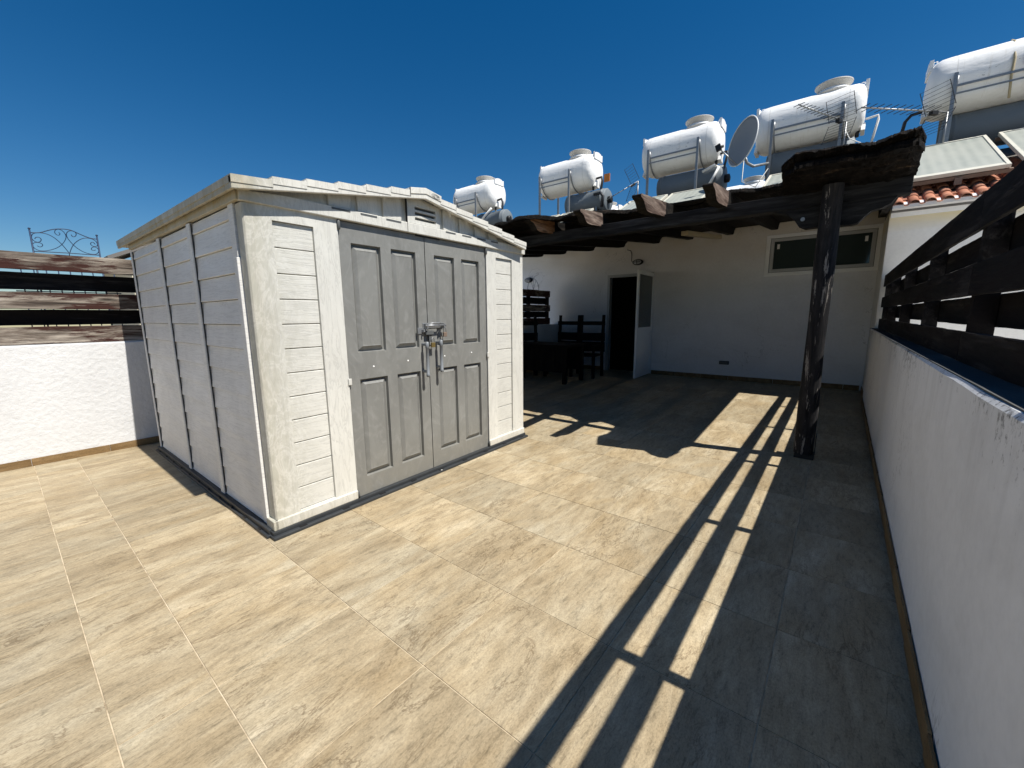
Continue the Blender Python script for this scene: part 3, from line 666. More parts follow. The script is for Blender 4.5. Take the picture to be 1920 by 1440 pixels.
for s_ in stepsL:
    for sgn in (1, -1):
        ya, yb = (s_[0], s_[2] + 0.012) if sgn == 1 else (2 * AY - s_[0], 2 * AY - s_[2] - 0.012)
        za, zb_ = s_[1], s_[3]
        pr = [(ya, za + 0.004), (yb, zb_ + 0.004), (yb, zb_ - 0.04), (ya, za - 0.04)]
        if sgn == -1: pr = pr[::-1]
        rp(MB().prism(pr, 0, RB, RF + 0.004), 'roof_panel', M['shed_roof'])
rp(MB().strip([(y, z + 0.004) for y, z in ctr], [(y, z - 0.045) for y, z in ctr], 0, RB, RF + 0.006), 'ridge_cap', M['shed_roof'], bevel=0.003)
rp(MB().box(RF - 0.001, RF + 0.004, 2.268, 2.274, 2.475, 2.545), 'seam', M['black'])
# eaves fascia along the side, soffit and lower band with stain holes
for sgn, yb in ((1, 0.965), (-1, 2 * AY - 0.965)):
    mb = MB(); y0, y1 = sorted((yb, yb + sgn * 0.022)); mb.box(RB + 0.002, RF - 0.12, y0 + 0.004, y1, 2.245, 2.314)
    rp(mb, 'gutter', M['shed_gutter'], bevel=0.004)
    rp(MB().box(RF - 0.116, RF - 0.001, y0 + 0.0025, y1, 2.2435, 2.3135), 'gutter_end', M['shed_gutter'], bevel=0.006)
    y0, y1 = sorted((yb + sgn * 0.022, yb + sgn * 0.11)); rp(MB().box(RB, RF - 0.04, y0, y1, 2.262, 2.275), 'soffit', M['shed_gutter'])
rp(MB().box(SB - 0.01, SX - 0.0, SY0 - 0.012, SY0 + 0.02, 2.207, 2.262), 'side_band', M['shed_gutter'], bevel=0.004)
mb = MB()
for k in range(16):
    x = SX - 0.25 - k * 0.19; mb.box(x - 0.05, x, SY0 - 0.035, SY0 - 0.020, 2.256, 2.2615)
rp(mb, 'drain_slots', M['black'])['kind'] = 'stuff'
# maker's oval badge on the ridge
cy, cz = 2.548, 2.527
rp(MB().tube([(RF + 0.006, cy + 0.048 * math.cos(t * math.pi / 10), cz - 0.006 * math.cos(t * math.pi / 10) + 0.016 * math.sin(t * math.pi / 10)) for t in range(20)], 0.0016, 5, True), 'badge', M['hinge'])
fc = bpy.data.curves.new('badge_text', 'FONT'); fc.body = 'KETER'; fc.size = 0.026; fc.extrude = 0.001; fc.align_x = 'CENTER'; fc.align_y = 'CENTER'
ft = bpy.data.objects.new('badge_curve', fc); col.objects.link(ft); fc.materials.append(M['hinge'])
dg = bpy.context.evaluated_depsgraph_get(); me_ = bpy.data.meshes.new_from_object(ft.evaluated_get(dg)); bpy.data.objects.remove(ft)
fo = bpy.data.objects.new('lettering', me_); col.objects.link(fo); fo.parent = shed
wp = wz((RF + 0.0065, cy, cz)); fo.location = Vector(wp) - Vector(ROOT['garden_shed']); fo.rotation_euler = (R(90), 0, R(90))

# doors
PZ = [(0.20, 1.01), (1.225, 2.052)]
def door(y0, y1, cols):
    X = SX - 0.012; mb = MB()
    ysb = [y0, cols[0][0], cols[0][1], cols[1][0], cols[1][1], y1]; zsb = [0.05, PZ[0][0], PZ[0][1], PZ[1][0], PZ[1][1], 2.197]
    for i in range(0, 6, 2): mb.box(X - 0.04, X, ysb[i], ysb[i + 1], zsb[0], zsb[5])
    for (a, b) in ((1, 2), (3, 4)):
        for k in (0, 2, 4): mb.box(X - 0.04, X, ysb[a], ysb[b], zsb[k], zsb[k + 1])
    d = sp(mb, 'door', M['door'])
    for (a, b) in cols:
        for (c, e) in PZ:
            vs = []; prof_ = [(0, 0), (0.004, -0.030), (0.014, -0.031), (0.019, -0.024), (0.047, -0.004), (0.053, -0.0055)]
            for (q_, dx) in prof_: vs += [(X + dx, a + q_, c + q_), (X + dx, b - q_, c + q_), (X + dx, b - q_, e - q_), (X + dx, a + q_, e - q_)]
            fs = [(r * 4 + k, r * 4 + (k + 1) % 4, r * 4 + 4 + (k + 1) % 4, r * 4 + 4 + k) for r in range(len(prof_) - 1) for k in range(4)]
            n_ = 4 * (len(prof_) - 1); fs.append((n_, n_ + 1, n_ + 2, n_ + 3))
            sp(MB().add(vs, fs), 'raised_panel', M['door'], d)
    return d
door1 = door(DY0, DYM - 0.004, ((1.76, 2.02), (2.12, 2.375))); door2 = door(DYM + 0.004, DY1, ((2.59, 2.845), (2.945, 3.20)))
sp(MB().box(SX - 0.052, SX - 0.05, DY0 - 0.02, DY1 + 0.02, 0.05, 2.2), 'door_gap', M['black'])
sp(MB().box(SX - 0.012, SX - 0.002, DYM - 0.10, DYM + 0.18, 2.19, 2.204), 'door_stop', M['black'])
for (yy, zz) in ((DY0 - 0.004, 0.98), (DY1 + 0.004, 1.06)):
    sp(MB().box(SX, SX + 0.012, yy - 0.014, yy + 0.014, zz, zz + 0.05), 'hinge', M['shed_trim'], bevel=0.003)
for yy in (DY0 - 0.002, DY1 + 0.002):
    sp(MB().lathe([(2.13, 0.006), (2.14, 0.013), (2.19, 0.013), (2.2, 0.008)], (SX + 0.004, yy, 0), 2, 10), 'hinge', M['hinge'])
    sp(MB().lathe([(0.05, 0.011), (0.10, 0.011), (0.11, 0.006)], (SX + 0.004, yy, 0), 2, 10), 'hinge', M['hinge'])
for (yy, zz) in ((1.89, 1.10), (2.24, 1.115), (2.68, 1.12), (3.06, 1.125)):
    sp(MB().lathe([(0, 0.009), (0.002, 0.008), (0.004, 0.004)], (SX - 0.012, yy, zz), 0, 10), 'screw_cap', M['white'])
sp(MB().lathe([(0, 0.009), (0.004, 0.006)], (SX + 0.045, DYM + 0.05, 0.022), 2, 10), 'screw_cap', M['white'])
# handles: two vertical tubes on brackets
hX = SX + 0.055
for k, (yy, z0, z1) in enumerate(((2.408, 0.955, 1.275), (2.578, 0.98, 1.285))):
    h = sp(MB().lathe([(z0, 0.010), (z0 + 0.004, 0.0165), (z0 + 0.03, 0.0165), (z0 + 0.032, 0.0145), (z1 - 0.06, 0.0145), (z1 - 0.058, 0.0165), (z1 - 0.003, 0.0165), (z1, 0.010)], (hX, yy, 0), 2, 16), 'door_handle', M['tube'], door1 if k == 0 else door2)
    for zz in ((z1 - 0.025, z0 + 0.05)):
        sp(MB().box(SX - 0.014, hX, yy - 0.01, yy + 0.01, zz - 0.012, zz + 0.012), 'handle_bracket', M['tube'], door1 if k == 0 else door2, bevel=0.004)
# padlock hasp: steel plates, a sliding bolt across the gap
sp(MB().box(SX - 0.014, SX - 0.004, 2.36, 2.455, 1.345, 1.40).box(SX - 0.008, SX + 0.03, 2.40, 2.415, 1.36, 1.385), 'hasp_plate', M['steel'], door1, bevel=0.002)
sp(MB().box(SX - 0.014, SX - 0.006, 2.42, 2.67, 1.395, 1.44).box(SX - 0.006, SX + 0.045, 2.43, 2.442, 1.385, 1.435).box(SX - 0.006, SX + 0.045, 2.635, 2.648, 1.39, 1.435), 'bolt_plate', M['steel'], door2, bevel=0.002)
sp(MB().tube([(SX + 0.035, 2.415, 1.418), (SX + 0.035, 2.665, 1.418)], 0.010, 10).tube([(SX + 0.02, 2.44, 1.43), (SX + 0.045, 2.50, 1.44), (SX + 0.045, 2.58, 1.44), (SX + 0.02, 2.64, 1.43)], 0.006, 8), 'bolt', M['steel'], door2)
sp(MB().box(SX - 0.01, SX + 0.028, 2.43, 2.52, 1.335, 1.372).box(SX + 0.005, SX + 0.018, 2.47, 2.50, 1.27, 1.335), 'hasp', M['hinge'], door1, bevel=0.003)
def padlock(y0, z0, m, lbl):
    p = thing('padlock', lbl, 'padlock', W((SX + 0.03, y0, z0)), 'padlocks on the shed doors')
    b = ROOT[p.name]; c = Vector(b)
    MB().box(c.x - 0.009, c.x + 0.009, c.y - 0.021, c.y + 0.021, c.z - 0.042, c.z).build('lock_body', m, p, bevel=0.003)
    MB().tube([(c.x, c.y - 0.014, c.z)] + [(c.x, c.y - 0.014 * math.cos(t), c.z + 0.030 + 0.014 * math.sin(t)) for t in [math.pi * i / 6 for i in range(7)]] + [(c.x, c.y + 0.014, c.z)], 0.0035, 8).build('shackle', M['steel'], p)
padlock(2.502, 1.262, M['brass'], 'square brass padlock hanging lowest between the two shed door handles')
padlock(2.655, 1.352, M['rust'], 'dull grey brown padlock at the right end of the steel bolt on the shed')

# ------------------------------------------------------------------ pergola
perg = thing('pergola', 'blackened timber pergola with rotten felt covered roof and carved rafter ends', 'pergola', (-2.5, 7.5, 0))
BY0, BY1 = 4.955, 5.085
board(MB(), BY0, BY1, -6.9, 0.372, 2.492, 2.628, 200, 0.003, axis=0, n=90).build('beam', M['beam'], perg, bevel=0.004)
# carved bracket under the beam
cor = [(-0.62, 2.490), (-0.56, 2.470), (-0.50, 2.452), (-0.44, 2.395), (-0.40, 2.330), (-0.345, 2.300), (-0.25, 2.302), (0.0, 2.290), (0.045, 2.300), (0.09, 2.355), (0.13, 2.392), (0.20, 2.405), (0.25, 2.43), (0.285, 2.480)]
mb = MB().strip([(x, 2.490) for x, z in cor], [(x, z - 0.0005) for x, z in cor], 1, BY0 + 0.012, BY1 - 0.012); mb.build('bracket', M['beam'], perg, bevel=0.004)
MB().tube([(-0.37, BY0 + 0.013, 2.385), (-0.37, BY0 - 0.004, 2.385)], 0.018, 10).build('bolt', M['steel'], perg)
# pole, slightly leaning, with cracked peeling surface
mb = MB(); n_, seg = 90, 20; vs = []
for i in range(n_ + 1):
    t = i / n_; z = 0.055 + t * (2.63 - 0.055)
    cx_ = -0.170 + 0.010 * t; cy_ = 5.11 - 0.25 * t; r = 0.083 - 0.004 * t + 0.003 * math.sin(z * 3)
    for k in range(seg):
        a = 2 * math.pi * k / seg; d = mnoise.noise(Vector((math.cos(a) * 2.0, math.sin(a) * 2.0, z * 1.3))) * 0.008 + mnoise.noise(Vector((math.cos(a) * 6, math.sin(a) * 6, z * 2.2))) * 0.004
        vs.append((cx_ + (r + d) * math.cos(a), cy_ + (r + d) * math.sin(a), z))
mb.add(vs, [(i * seg + k, i * seg + (k + 1) % seg, (i + 1) * seg + (k + 1) % seg, (i + 1) * seg + k) for i in range(n_) for k in range(seg)], True)
mb.build('pole', M['pole'], perg)
MB().box(-0.245, -0.075, 5.065, 5.235, 0.0, 0.05).box(-0.252, -0.244, 5.09, 5.21, 0.05, 0.26).box(-0.078, -0.070, 5.09, 5.21, 0.05, 0.26).build('post_shoe', M['black'], perg, bevel=0.004)
MB().tube([(-0.17, 5.075, 0.16), (-0.17, 5.055, 0.16)], 0.018, 8).build('bolt', M['rust'], perg)
# rafters with scroll cut ends
def zr(y): return 2.612 + 0.106 * (y - 5.0)
rafs = [(0.36, 0.455), (-0.36, -0.34), (-1.04, -1.14), (-1.69, -1.94), (-2.48, -2.75), (-3.20, -3.50), (-4.25, -4.36), (-5.05, -5.2), (-5.9, -6.05), (-6.7, -6.8)]
tipY = [4.80, 4.80, 4.28, 4.14, 4.36, 4.38, 4.4, 4.4, 4.4, 4.4]
for i, ((xa, xb), ty) in enumerate(zip(rafs, tipY)):
    H_ = 0.158
    top = []; bot = []
    sc_ = [(0.0, 0.132), (0.025, 0.120), (0.06, 0.112), (0.10, 0.092), (0.13, 0.062), (0.16, 0.030), (0.20, 0.012), (0.25, 0.004), (0.32, 0.0)]
    for (dy, dz) in sc_: top.append((ty + dy, zr(ty + dy) + H_ - (0.012 if dy == 0 else 0))); bot.append((ty + dy, zr(ty + dy) + dz))
    for yy in (4.97, 5.0, 6.5, 8.0, 9.5, 9.86): top.append((yy, zr(yy) + H_)); bot.append((yy, zr(yy)))
    for (dy, dz) in sc_[::-1][1:]: y_ = 10.18 - dy; top.append((y_, zr(y_) + H_)); bot.append((y_, zr(y_) + dz))
    mb = MB().strip(top, bot, 0, -0.095, 0.0)
    def rw_(p, xa=xa, xb=xb): t = (p[1] - 5) / 5.2; return (p[0] + xa + (xb - xa) * t, p[1] + mnoise.noise(Vector((p[1] * 9, p[2] * 9, xa))) * 0.004, p[2] + mnoise.noise(Vector((p[1] * 5, xa, 1))) * 0.004)
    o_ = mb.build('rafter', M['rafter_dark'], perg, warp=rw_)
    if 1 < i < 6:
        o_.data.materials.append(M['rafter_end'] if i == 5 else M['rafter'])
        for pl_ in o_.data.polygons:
            if pl_.normal.x > 0.8 and pl_.center.y + 7.5 < 5.0: pl_.material_index = 1  # weathered brown only on sunward outer faces; dark copy deepens the shaded rest
# roof boards across the rafters
MB().prism([(5.06, zr(5.06) + 0.160), (5.06, zr(5.06) + 0.18), (5.298, zr(5.298) + 0.18), (5.298, zr(5.298) + 0.160)], 0, -0.52, 0.385).build('roof_board', M['deck'], perg)
k = 0; yy = 5.30
while yy < 10.1:
    wd = 0.148; z0 = zr(yy) + 0.160
    MB().prism([(yy, z0), (yy, z0 + 0.02), (yy + wd, z0 + 0.02 + 0.0157), (yy + wd, z0 + 0.0157)], 0, -7.0 + rnd.uniform(-.03, .03), 0.395 + rnd.uniform(-0.02, 0.005)).build('roof_board', M['deck'], perg); yy += 0.150; k += 1
MB().prism([(10.10, zr(10.1) + 0.158), (10.10, zr(10.1) + 0.18), (10.326, zr(10.32) + 0.18), (10.326, zr(10.32) + 0.158)], 0, -7.0, 0.40).build('roof_board', M['deck'], perg)
# ragged felt: thin displaced sheet with torn front edge
edge = [(-7.1, 4.5), (-5.2, 4.45), (-4.4, 4.6), (-3.95, 4.5), (-3.72, 4.36), (-3.62, 4.41), (-3.42, 4.33), (-3.25, 4.22), (-3.15, 4.24), (-3.10, 4.5), (-3.07, 4.78), (-2.94, 4.79), (-2.74, 4.67), (-2.60, 4.80), (-2.48, 4.98), (-2.39, 5.05), (-2.34, 5.20), (-2.25, 5.26), (-1.95, 5.22), (-1.80, 5.23), (-1.72, 5.35), (-1.68, 5.55), (-1.55, 5.60), (-1.42, 5.50), (-1.32, 5.28), (-1.07, 5.10), (-0.95, 5.15), (-0.83, 5.31), (-0.68, 5.24), (-0.58, 5.18), (-0.52, 4.92), (-0.545, 4.64), (-0.49, 4.56), (-0.44, 4.50), (-0.42, 4.33), (-0.22, 4.38), (-0.11, 4.39), (0.09, 4.46), (0.22, 4.36), (0.33, 4.33), (0.385, 4.60)]
def ey(x):
    for i in range(len(edge) - 1):
        if edge[i][0] <= x <= edge[i + 1][0]:
            t = (x - edge[i][0]) / (edge[i + 1][0] - edge[i][0]); return edge[i][1] + t * (edge[i + 1][1] - edge[i][1])
    return edge[-1][1]
nx = 900; xs_ = [-7.05 + (0.385 + 7.05) * i / nx for i in range(nx + 1)]
yst = [0.0, 0.01, 0.03, 0.07, 0.13, 0.21, 0.31, 0.45, 0.62, 0.85]
vs = []; fs = []
def fz(x, y): return zr(y) + 0.160
def fr(x, y=0.0, s=0.0): return sum(a * mnoise.noise(Vector((x * f, y * f, s + f))) for f, a in ((7, 0.010), (19, 0.006), (43, 0.005), (97, 0.006), (190, 0.006)))
for lay in (1, 0):
    for i, x in enumerate(xs_):
        e0 = ey(x) + fr(x, 0, 3) * 1.6
        for j, d in enumerate(yst):
            y_ = e0 + d
            sag = mnoise.noise(Vector((x * 3, y_ * 4, 5))) * 0.010 + fr(x, y_, 9) * 0.7
            th = (0.035 if d > 0.02 else 0.010) + (0.012 if x > -0.6 else 0)
            vs.append((x, y_, fz(x, y_) + (th if lay else -0.003) + sag * (1 if lay else 0.9) - (0.0 if d > 0.06 else 0.012)))
ny = len(yst); NN = (nx + 1) * ny
hole = lambda x, y: (x - 0.03) ** 2 / 0.0022 + (y - 5.0) ** 2 / 0.006 < 1 + 0.5 * mnoise.noise(Vector((x * 60, y * 60, 0)))
for i in range(nx):
    for j in range(ny - 1):
        a = i * ny + j
        fs.append((a, a + ny, a + ny + 1, a + 1)); fs.append((NN + a, NN + a + 1, NN + a + ny + 1, NN + a + ny))
    a = i * ny; fs.append((a, NN + a, NN + a + ny, a + ny))
    a = i * ny + ny - 1; fs.append((a, a + ny, NN + a + ny, NN + a))
for i in (0, nx):
    for j in range(ny - 1): a = i * ny + j; fs.append((a, a + 1, NN + a + 1, NN + a))
MB().add(vs, fs).build('roofing_felt', M['felt'], perg, label='torn black felt along the front edge')
# rotten board hanging on the right end of the roof edge
mb = MB(); vs = []; n_ = 260; mseg = 16
def fr(x, y=0.0, s=0.0): return sum(a * mnoise.noise(Vector((x * f, y * f, s + f))) for f, a in ((7, 0.010), (19, 0.005), (43, 0.004), (97, 0.005), (190, 0.005)))
def topz(x): return 2.795 + fr(x)
for s_ in (0, 1):
    for i in range(n_ + 1):
        x = -0.545 + 0.93 * i / n_
        ytop = (ey(x) if x > -0.43 else 4.36 + (-0.43 - x) * 2.2) - 0.015; ybot = 4.96
        for j in range(mseg + 1):
            t = j / mseg; z = topz(x) * (1 - t) + (2.622 + 0.006 * mnoise.noise(Vector((x * 20, 9, 4)))) * t; y_ = ytop * (1 - t) + ybot * t
            d = mnoise.noise(Vector((x * 4, t * 9, 1 + s_))) * 0.020 + mnoise.noise(Vector((x * 11, t * 22, 1))) * 0.018 + mnoise.noise(Vector((x * 26, t * 55, 1))) * 0.014
            vs.append((x + 0.008 * mnoise.noise(Vector((t * 14, i // 259, 7))), y_ + (0.05 if s_ else 0), z + (d if not s_ else 0.03)))
st_ = mseg + 1; NN = (n_ + 1) * st_; fs = []
for i in range(n_):
    for j in range(mseg):
        xh = -0.545 + 0.93 * i / n_
        a = i * st_ + j
        fs.append((a, a + 1, a + st_ + 1, a + st_)); fs.append((NN + a, NN + a + st_, NN + a + st_ + 1, NN + a + 1))
    for j in (0, mseg): a = i * st_ + j; fs.append((a, a + st_, NN + a + st_, NN + a))
for i in (0, n_):
    for j in range(mseg): a = i * st_ + j; fs.append((a, NN + a, NN + a + 1, a + 1))
mb.add(vs, fs).build('rotten_board', M['felt'], perg, label='crumbling black board above the pole')
# batten light under the rafters
bl = MB(); bl.obox((-2.02, 8.0, 2.865), (0.055, 0, 0), (0.02, 1.05, 0.11), (0, 0, 0.035)); tag(bl.build('batten_light', M['beige'], loc=(-2.02, 8.0, 2.86), bevel=0.01), 'beige tube light batten fixed under the pergola rafters', 'light fitting')

# ------------------------------------------------------------------ wall fittings
def bulkhead(x, z, s, lbl):
    o = thing('wall_lamp', lbl, 'wall lamp', (x, YB, z), 'oval bulkhead lamps on the house wall')
    MB().lathe([(-0.002, 0.5), (-0.03, 0.5), (-0.055, 0.42), (-0.06, 0.40)], (0, YB, 0), 1, 24, squash=lambda p: [p[0], p[1], p[2]]).build('lamp_base', M['black'], o, warp=lambda p: (x + p[0] * 0.26 * s, p[1], z + p[2] * 0.14 * s))
    MB().lathe([(-0.055, 0.38), (-0.085, 0.30), (-0.10, 0.15), (-0.102, 0.02)], (0, YB, 0), 1, 24).build('lamp_glass', M['dimalu'], o, warp=lambda p: (x + p[0] * 0.26 * s, p[1], z + p[2] * 0.14 * s))
    MB().box(x - 0.09 * s, x + 0.09 * s, YB - 0.108, YB - 0.10, z - 0.006, z + 0.006).box(x - 0.006, x + 0.006, YB - 0.108, YB - 0.10, z - 0.05 * s, z + 0.05 * s).build('lamp_guard', M['black'], o)
    return o
l1 = bulkhead(-4.12, 2.80, 1.05, 'dark oval lamp with a cable, above the open door')
MB().tube([(-4.24, YB - 0.012, 2.80), (-4.29, YB - 0.012, 2.84), (-4.29, YB - 0.012, 3.02), (-4.32, YB - 0.012, 3.10), (-4.42, YB - 0.012, 3.13)], 0.008, 6).build('cable', M['black'], l1)
bulkhead(-7.52, 2.56, 1.1, 'dark oval lamp on the wall beyond the left fence')
o = thing('wall_vent', 'small dark rectangular box low on the house wall', 'outlet box', (-1.98, YB, 0.39))
MB().box(-2.085, -1.885, YB - 0.05, YB - 0.002, 0.355, 0.435).build('box', M['black'], o, bevel=0.006); MB().box(-2.07, -1.90, YB - 0.056, YB - 0.05, 0.368, 0.422).build('cover', M['hinge'], o, bevel=0.003)

# ------------------------------------------------------------------ dark wooden chairs and table under the pergola
def chair(x, y, rot, lbl):
    c = thing('chair', lbl, 'chair', (x, y, 0), 'dark wooden chairs under the pergola', rot)
    w_, dpt, sh, bh = 0.29, 0.27, 0.52, 1.50
    for s_ in (-1, 1):
        MB().prism([(dpt - 0.03, 0), (dpt + 0.03, 0), (dpt + 0.0, sh), (dpt + 0.07, bh), (dpt + 0.02, bh), (dpt - 0.05, sh)], 0, s_ * w_ - 0.032, s_ * w_ + 0.032).build('back_post', M['chair'], c)
        MB().box(s_ * w_ - 0.03, s_ * w_ + 0.03, -dpt - 0.03, -dpt + 0.03, 0, sh).build('leg', M['chair'], c)
        MB().box(s_ * w_ - 0.035, s_ * w_ + 0.035, -dpt - 0.04, dpt + 0.02, 0.75, 0.79).box(s_ * w_ - 0.025, s_ * w_ + 0.025, -dpt - 0.02, -dpt + 0.03, sh, 0.75).build('armrest', M['chair'], c)
    for z, zz in ((1.25, 1.345), (0.86, 1.06), (0.60, 0.84)): MB().box(-w_ - 0.05, w_ + 0.05, dpt - 0.01, dpt + 0.025, z, zz).build('slat', M['chair'], c)
    MB().box(-w_ - 0.03, w_ + 0.03, -dpt - 0.03, dpt + 0.0, sh, sh + 0.035).build('seat', M['chair'], c)
    return c
chair(-4.80, 9.0, R(4), 'dark wooden chair nearest the open door')
chair(-5.52, 9.05, R(-3), 'dark wooden chair between the door side chair and the slatted fence')
chair(-6.02, 8.3, R(60), 'dark wooden chair turned sideways against the left fence')
tb = thing('table', 'dark wooden table in deep shade in front of the chairs', 'table', (-5.3, 8.0, 0))
MB().box(-6.0, -4.55, 7.55, 8.45, 0.80, 0.86).build('table_top', M['chair'], tb)
MB().box(-5.9, -4.65, 7.62, 7.66, 0.25, 0.80).build('side_panel', M['chair'], tb)
MB().box(-5.9, -4.65, 8.34, 8.38, 0.25, 0.80).build('side_panel', M['chair'], tb)
for (a, b) in ((-5.95, 7.6), (-4.65, 7.6), (-5.95, 8.35), (-4.65, 8.35)): MB().box(a, a + 0.08, b, b + 0.08, 0, 0.80).build('leg', M['chair'], tb)

# ------------------------------------------------------------------ iron trellis tops behind the left fence
TX = -6.70
tr = thing('iron_headboard', 'blue black wrought iron scroll panel rising above the left fence', 'iron panel', (TX, 0.6, -0.06))
def hp_(x, y):      # drawing of the panel mapped onto its plane
    v = 1 - (y - (185 + (x - 200) / 990 * 85)) / 256.0; u = (x - (200 + (1 - v) * 75)) / (990 - (1 - v) * 53)
    return (TX, 0.372 + 0.50 * u, 2.215 + 0.185 * v)
for (yy, zt_) in ((0.372, 2.43), (0.872, 2.43)): MB().tube([(TX, yy, -0.06), (TX, yy, zt_)], 0.007, 8).lathe([(0, 0.004), (0.006, 0.011), (0.014, 0.011), (0.02, 0.004)], (TX, yy, zt_), 2, 10).build('post', M['iron'], tr)
def smooth(P, n=3):
    out = []
    for i in range(len(P) - 1):
        p0, p1, p2, p3 = P[max(i - 1, 0)], P[i], P[i + 1], P[min(i + 2, len(P) - 1)]
        for k in range(n):
            t = k / n; out.append(tuple(0.5 * ((2 * p1[j]) + (p2[j] - p0[j]) * t + (2 * p0[j] - 5 * p1[j] + 4 * p2[j] - p3[j]) * t * t + (3 * p1[j] - p0[j] - 3 * p2[j] + p3[j]) * t ** 3) for j in (0, 1)))
    return out + [P[-1]]
for nm, P_ in (('rail', [(200, 185), (330, 185), (450, 150), (560, 128), (700, 128), (800, 148), (900, 190), (1000, 230), (1090, 258), (1190, 270)]),
    ('rail', [(275, 450), (520, 465), (760, 480), (1000, 500), (1212, 515)]),
    ('scroll', [(600, 175), (620, 195), (610, 215), (580, 215), (550, 190), (545, 155), (575, 133), (620, 135), (670, 165), (705, 215), (705, 270), (660, 345), (580, 405), (470, 440), (380, 445), (310, 425), (265, 385), (255, 350), (275, 330), (320, 325), (370, 340), (388, 365), (375, 385), (345, 388), (315, 372)]),
    ('scroll', [(275, 275), (285, 255), (320, 250), (355, 270), (360, 300), (335, 320), (290, 315), (245, 285), (228, 245), (240, 205), (290, 188), (360, 188), (440, 205), (540, 255), (640, 340), (710, 420), (755, 480), (762, 520)]),
    ('scroll', [(765, 480), (785, 420), (820, 355), (880, 300), (960, 262), (1040, 255), (1110, 270), (1160, 300), (1185, 340), (1180, 370), (1150, 380), (1110, 375), (1080, 350), (1085, 325), (1120, 318), (1150, 350)]),
    ('scroll', [(790, 205), (800, 230), (830, 238), (858, 220), (860, 185), (830, 160), (780, 150), (735, 165), (715, 205), (735, 260), (790, 330), (870, 405), (980, 470), (1090, 498), (1160, 495), (1195, 460), (1190, 420), (1150, 392), (1110, 392), (1085, 415), (1095, 435), (1130, 440), (1150, 432)])):
    MB().tube([hp_(*q_) for q_ in smooth(P_)], 0.0036 if nm == 'scroll' else 0.005, 6).build(nm, M['iron'], tr)
A = MB()
for i in range(9): A.tube([(TX, 0.26 + 0.088 * i, -0.06), (TX, 0.26 + 0.088 * i, 2.03)], 0.005, 6)
A.tube([(TX, 0.2, 1.80), (TX, 1.0, 1.80)], 0.006, 6).build('bar', M['iron'], tr)
fan = thing('iron_fan', 'small arched iron fan trellis above the far end of the left fence', 'iron trellis', (-6.72, 9.6, -0.06))
A = MB(); F_ = lambda u, v: (-6.72, 9.43 + 0.265 * u, 2.20 + 0.30 * v)
A.tube([F_(math.cos(R(a)), math.sin(R(a))) for a in range(0, 181, 12)], 0.006, 6).tube([F_(-1, 0), F_(1, 0)], 0.006, 6)
for a in (60, 90, 120): A.tube([F_(0, 0), F_(math.cos(R(a)) * 0.95, math.sin(R(a)))], 0.004, 6)
A.tube([(-6.72, 9.165, -0.06), (-6.72, 9.165, 2.2)], 0.006, 6).tube([(-6.72, 9.695, -0.06), (-6.72, 9.695, 2.2)], 0.006, 6).build('arch', M['iron'], fan)
fr_ = thing('iron_square', 'small square iron frame beside the shed edge above the left fence', 'iron frame', (-6.72, 8.6, -0.06))
A = MB(); A.tube([(-6.72, 8.30, -0.06), (-6.72, 8.30, 2.33), (-6.72, 8.62, 2.33), (-6.72, 8.62, -0.06)], 0.009, 6).build('frame', M['iron'], fr_)

# neighbour's roof beyond the left wall
nh = thing('outbuilding', 'distant cream outbuilding with a grey pitched roof beyond the left fence', 'outbuilding', (-16, 3, -0.06))
MB().box(-18.0, -14.1, 2.36, 6.0, -3, 2.95).strip([(2.36, 2.95), (3.9, 3.75), (6.0, 2.95)], [(2.36, 2.94), (3.9, 2.94), (6, 2.94)], 0, -18, -14.1).build('wall', M['cream'], nh)
MB().prism([(1.95, 2.93), (3.9, 3.88), (6.2, 2.93), (6.2, 3.02), (3.9, 3.98), (1.95, 3.02)], 0, -18.2, -14.0).build('roof', M['roofgrey'], nh)

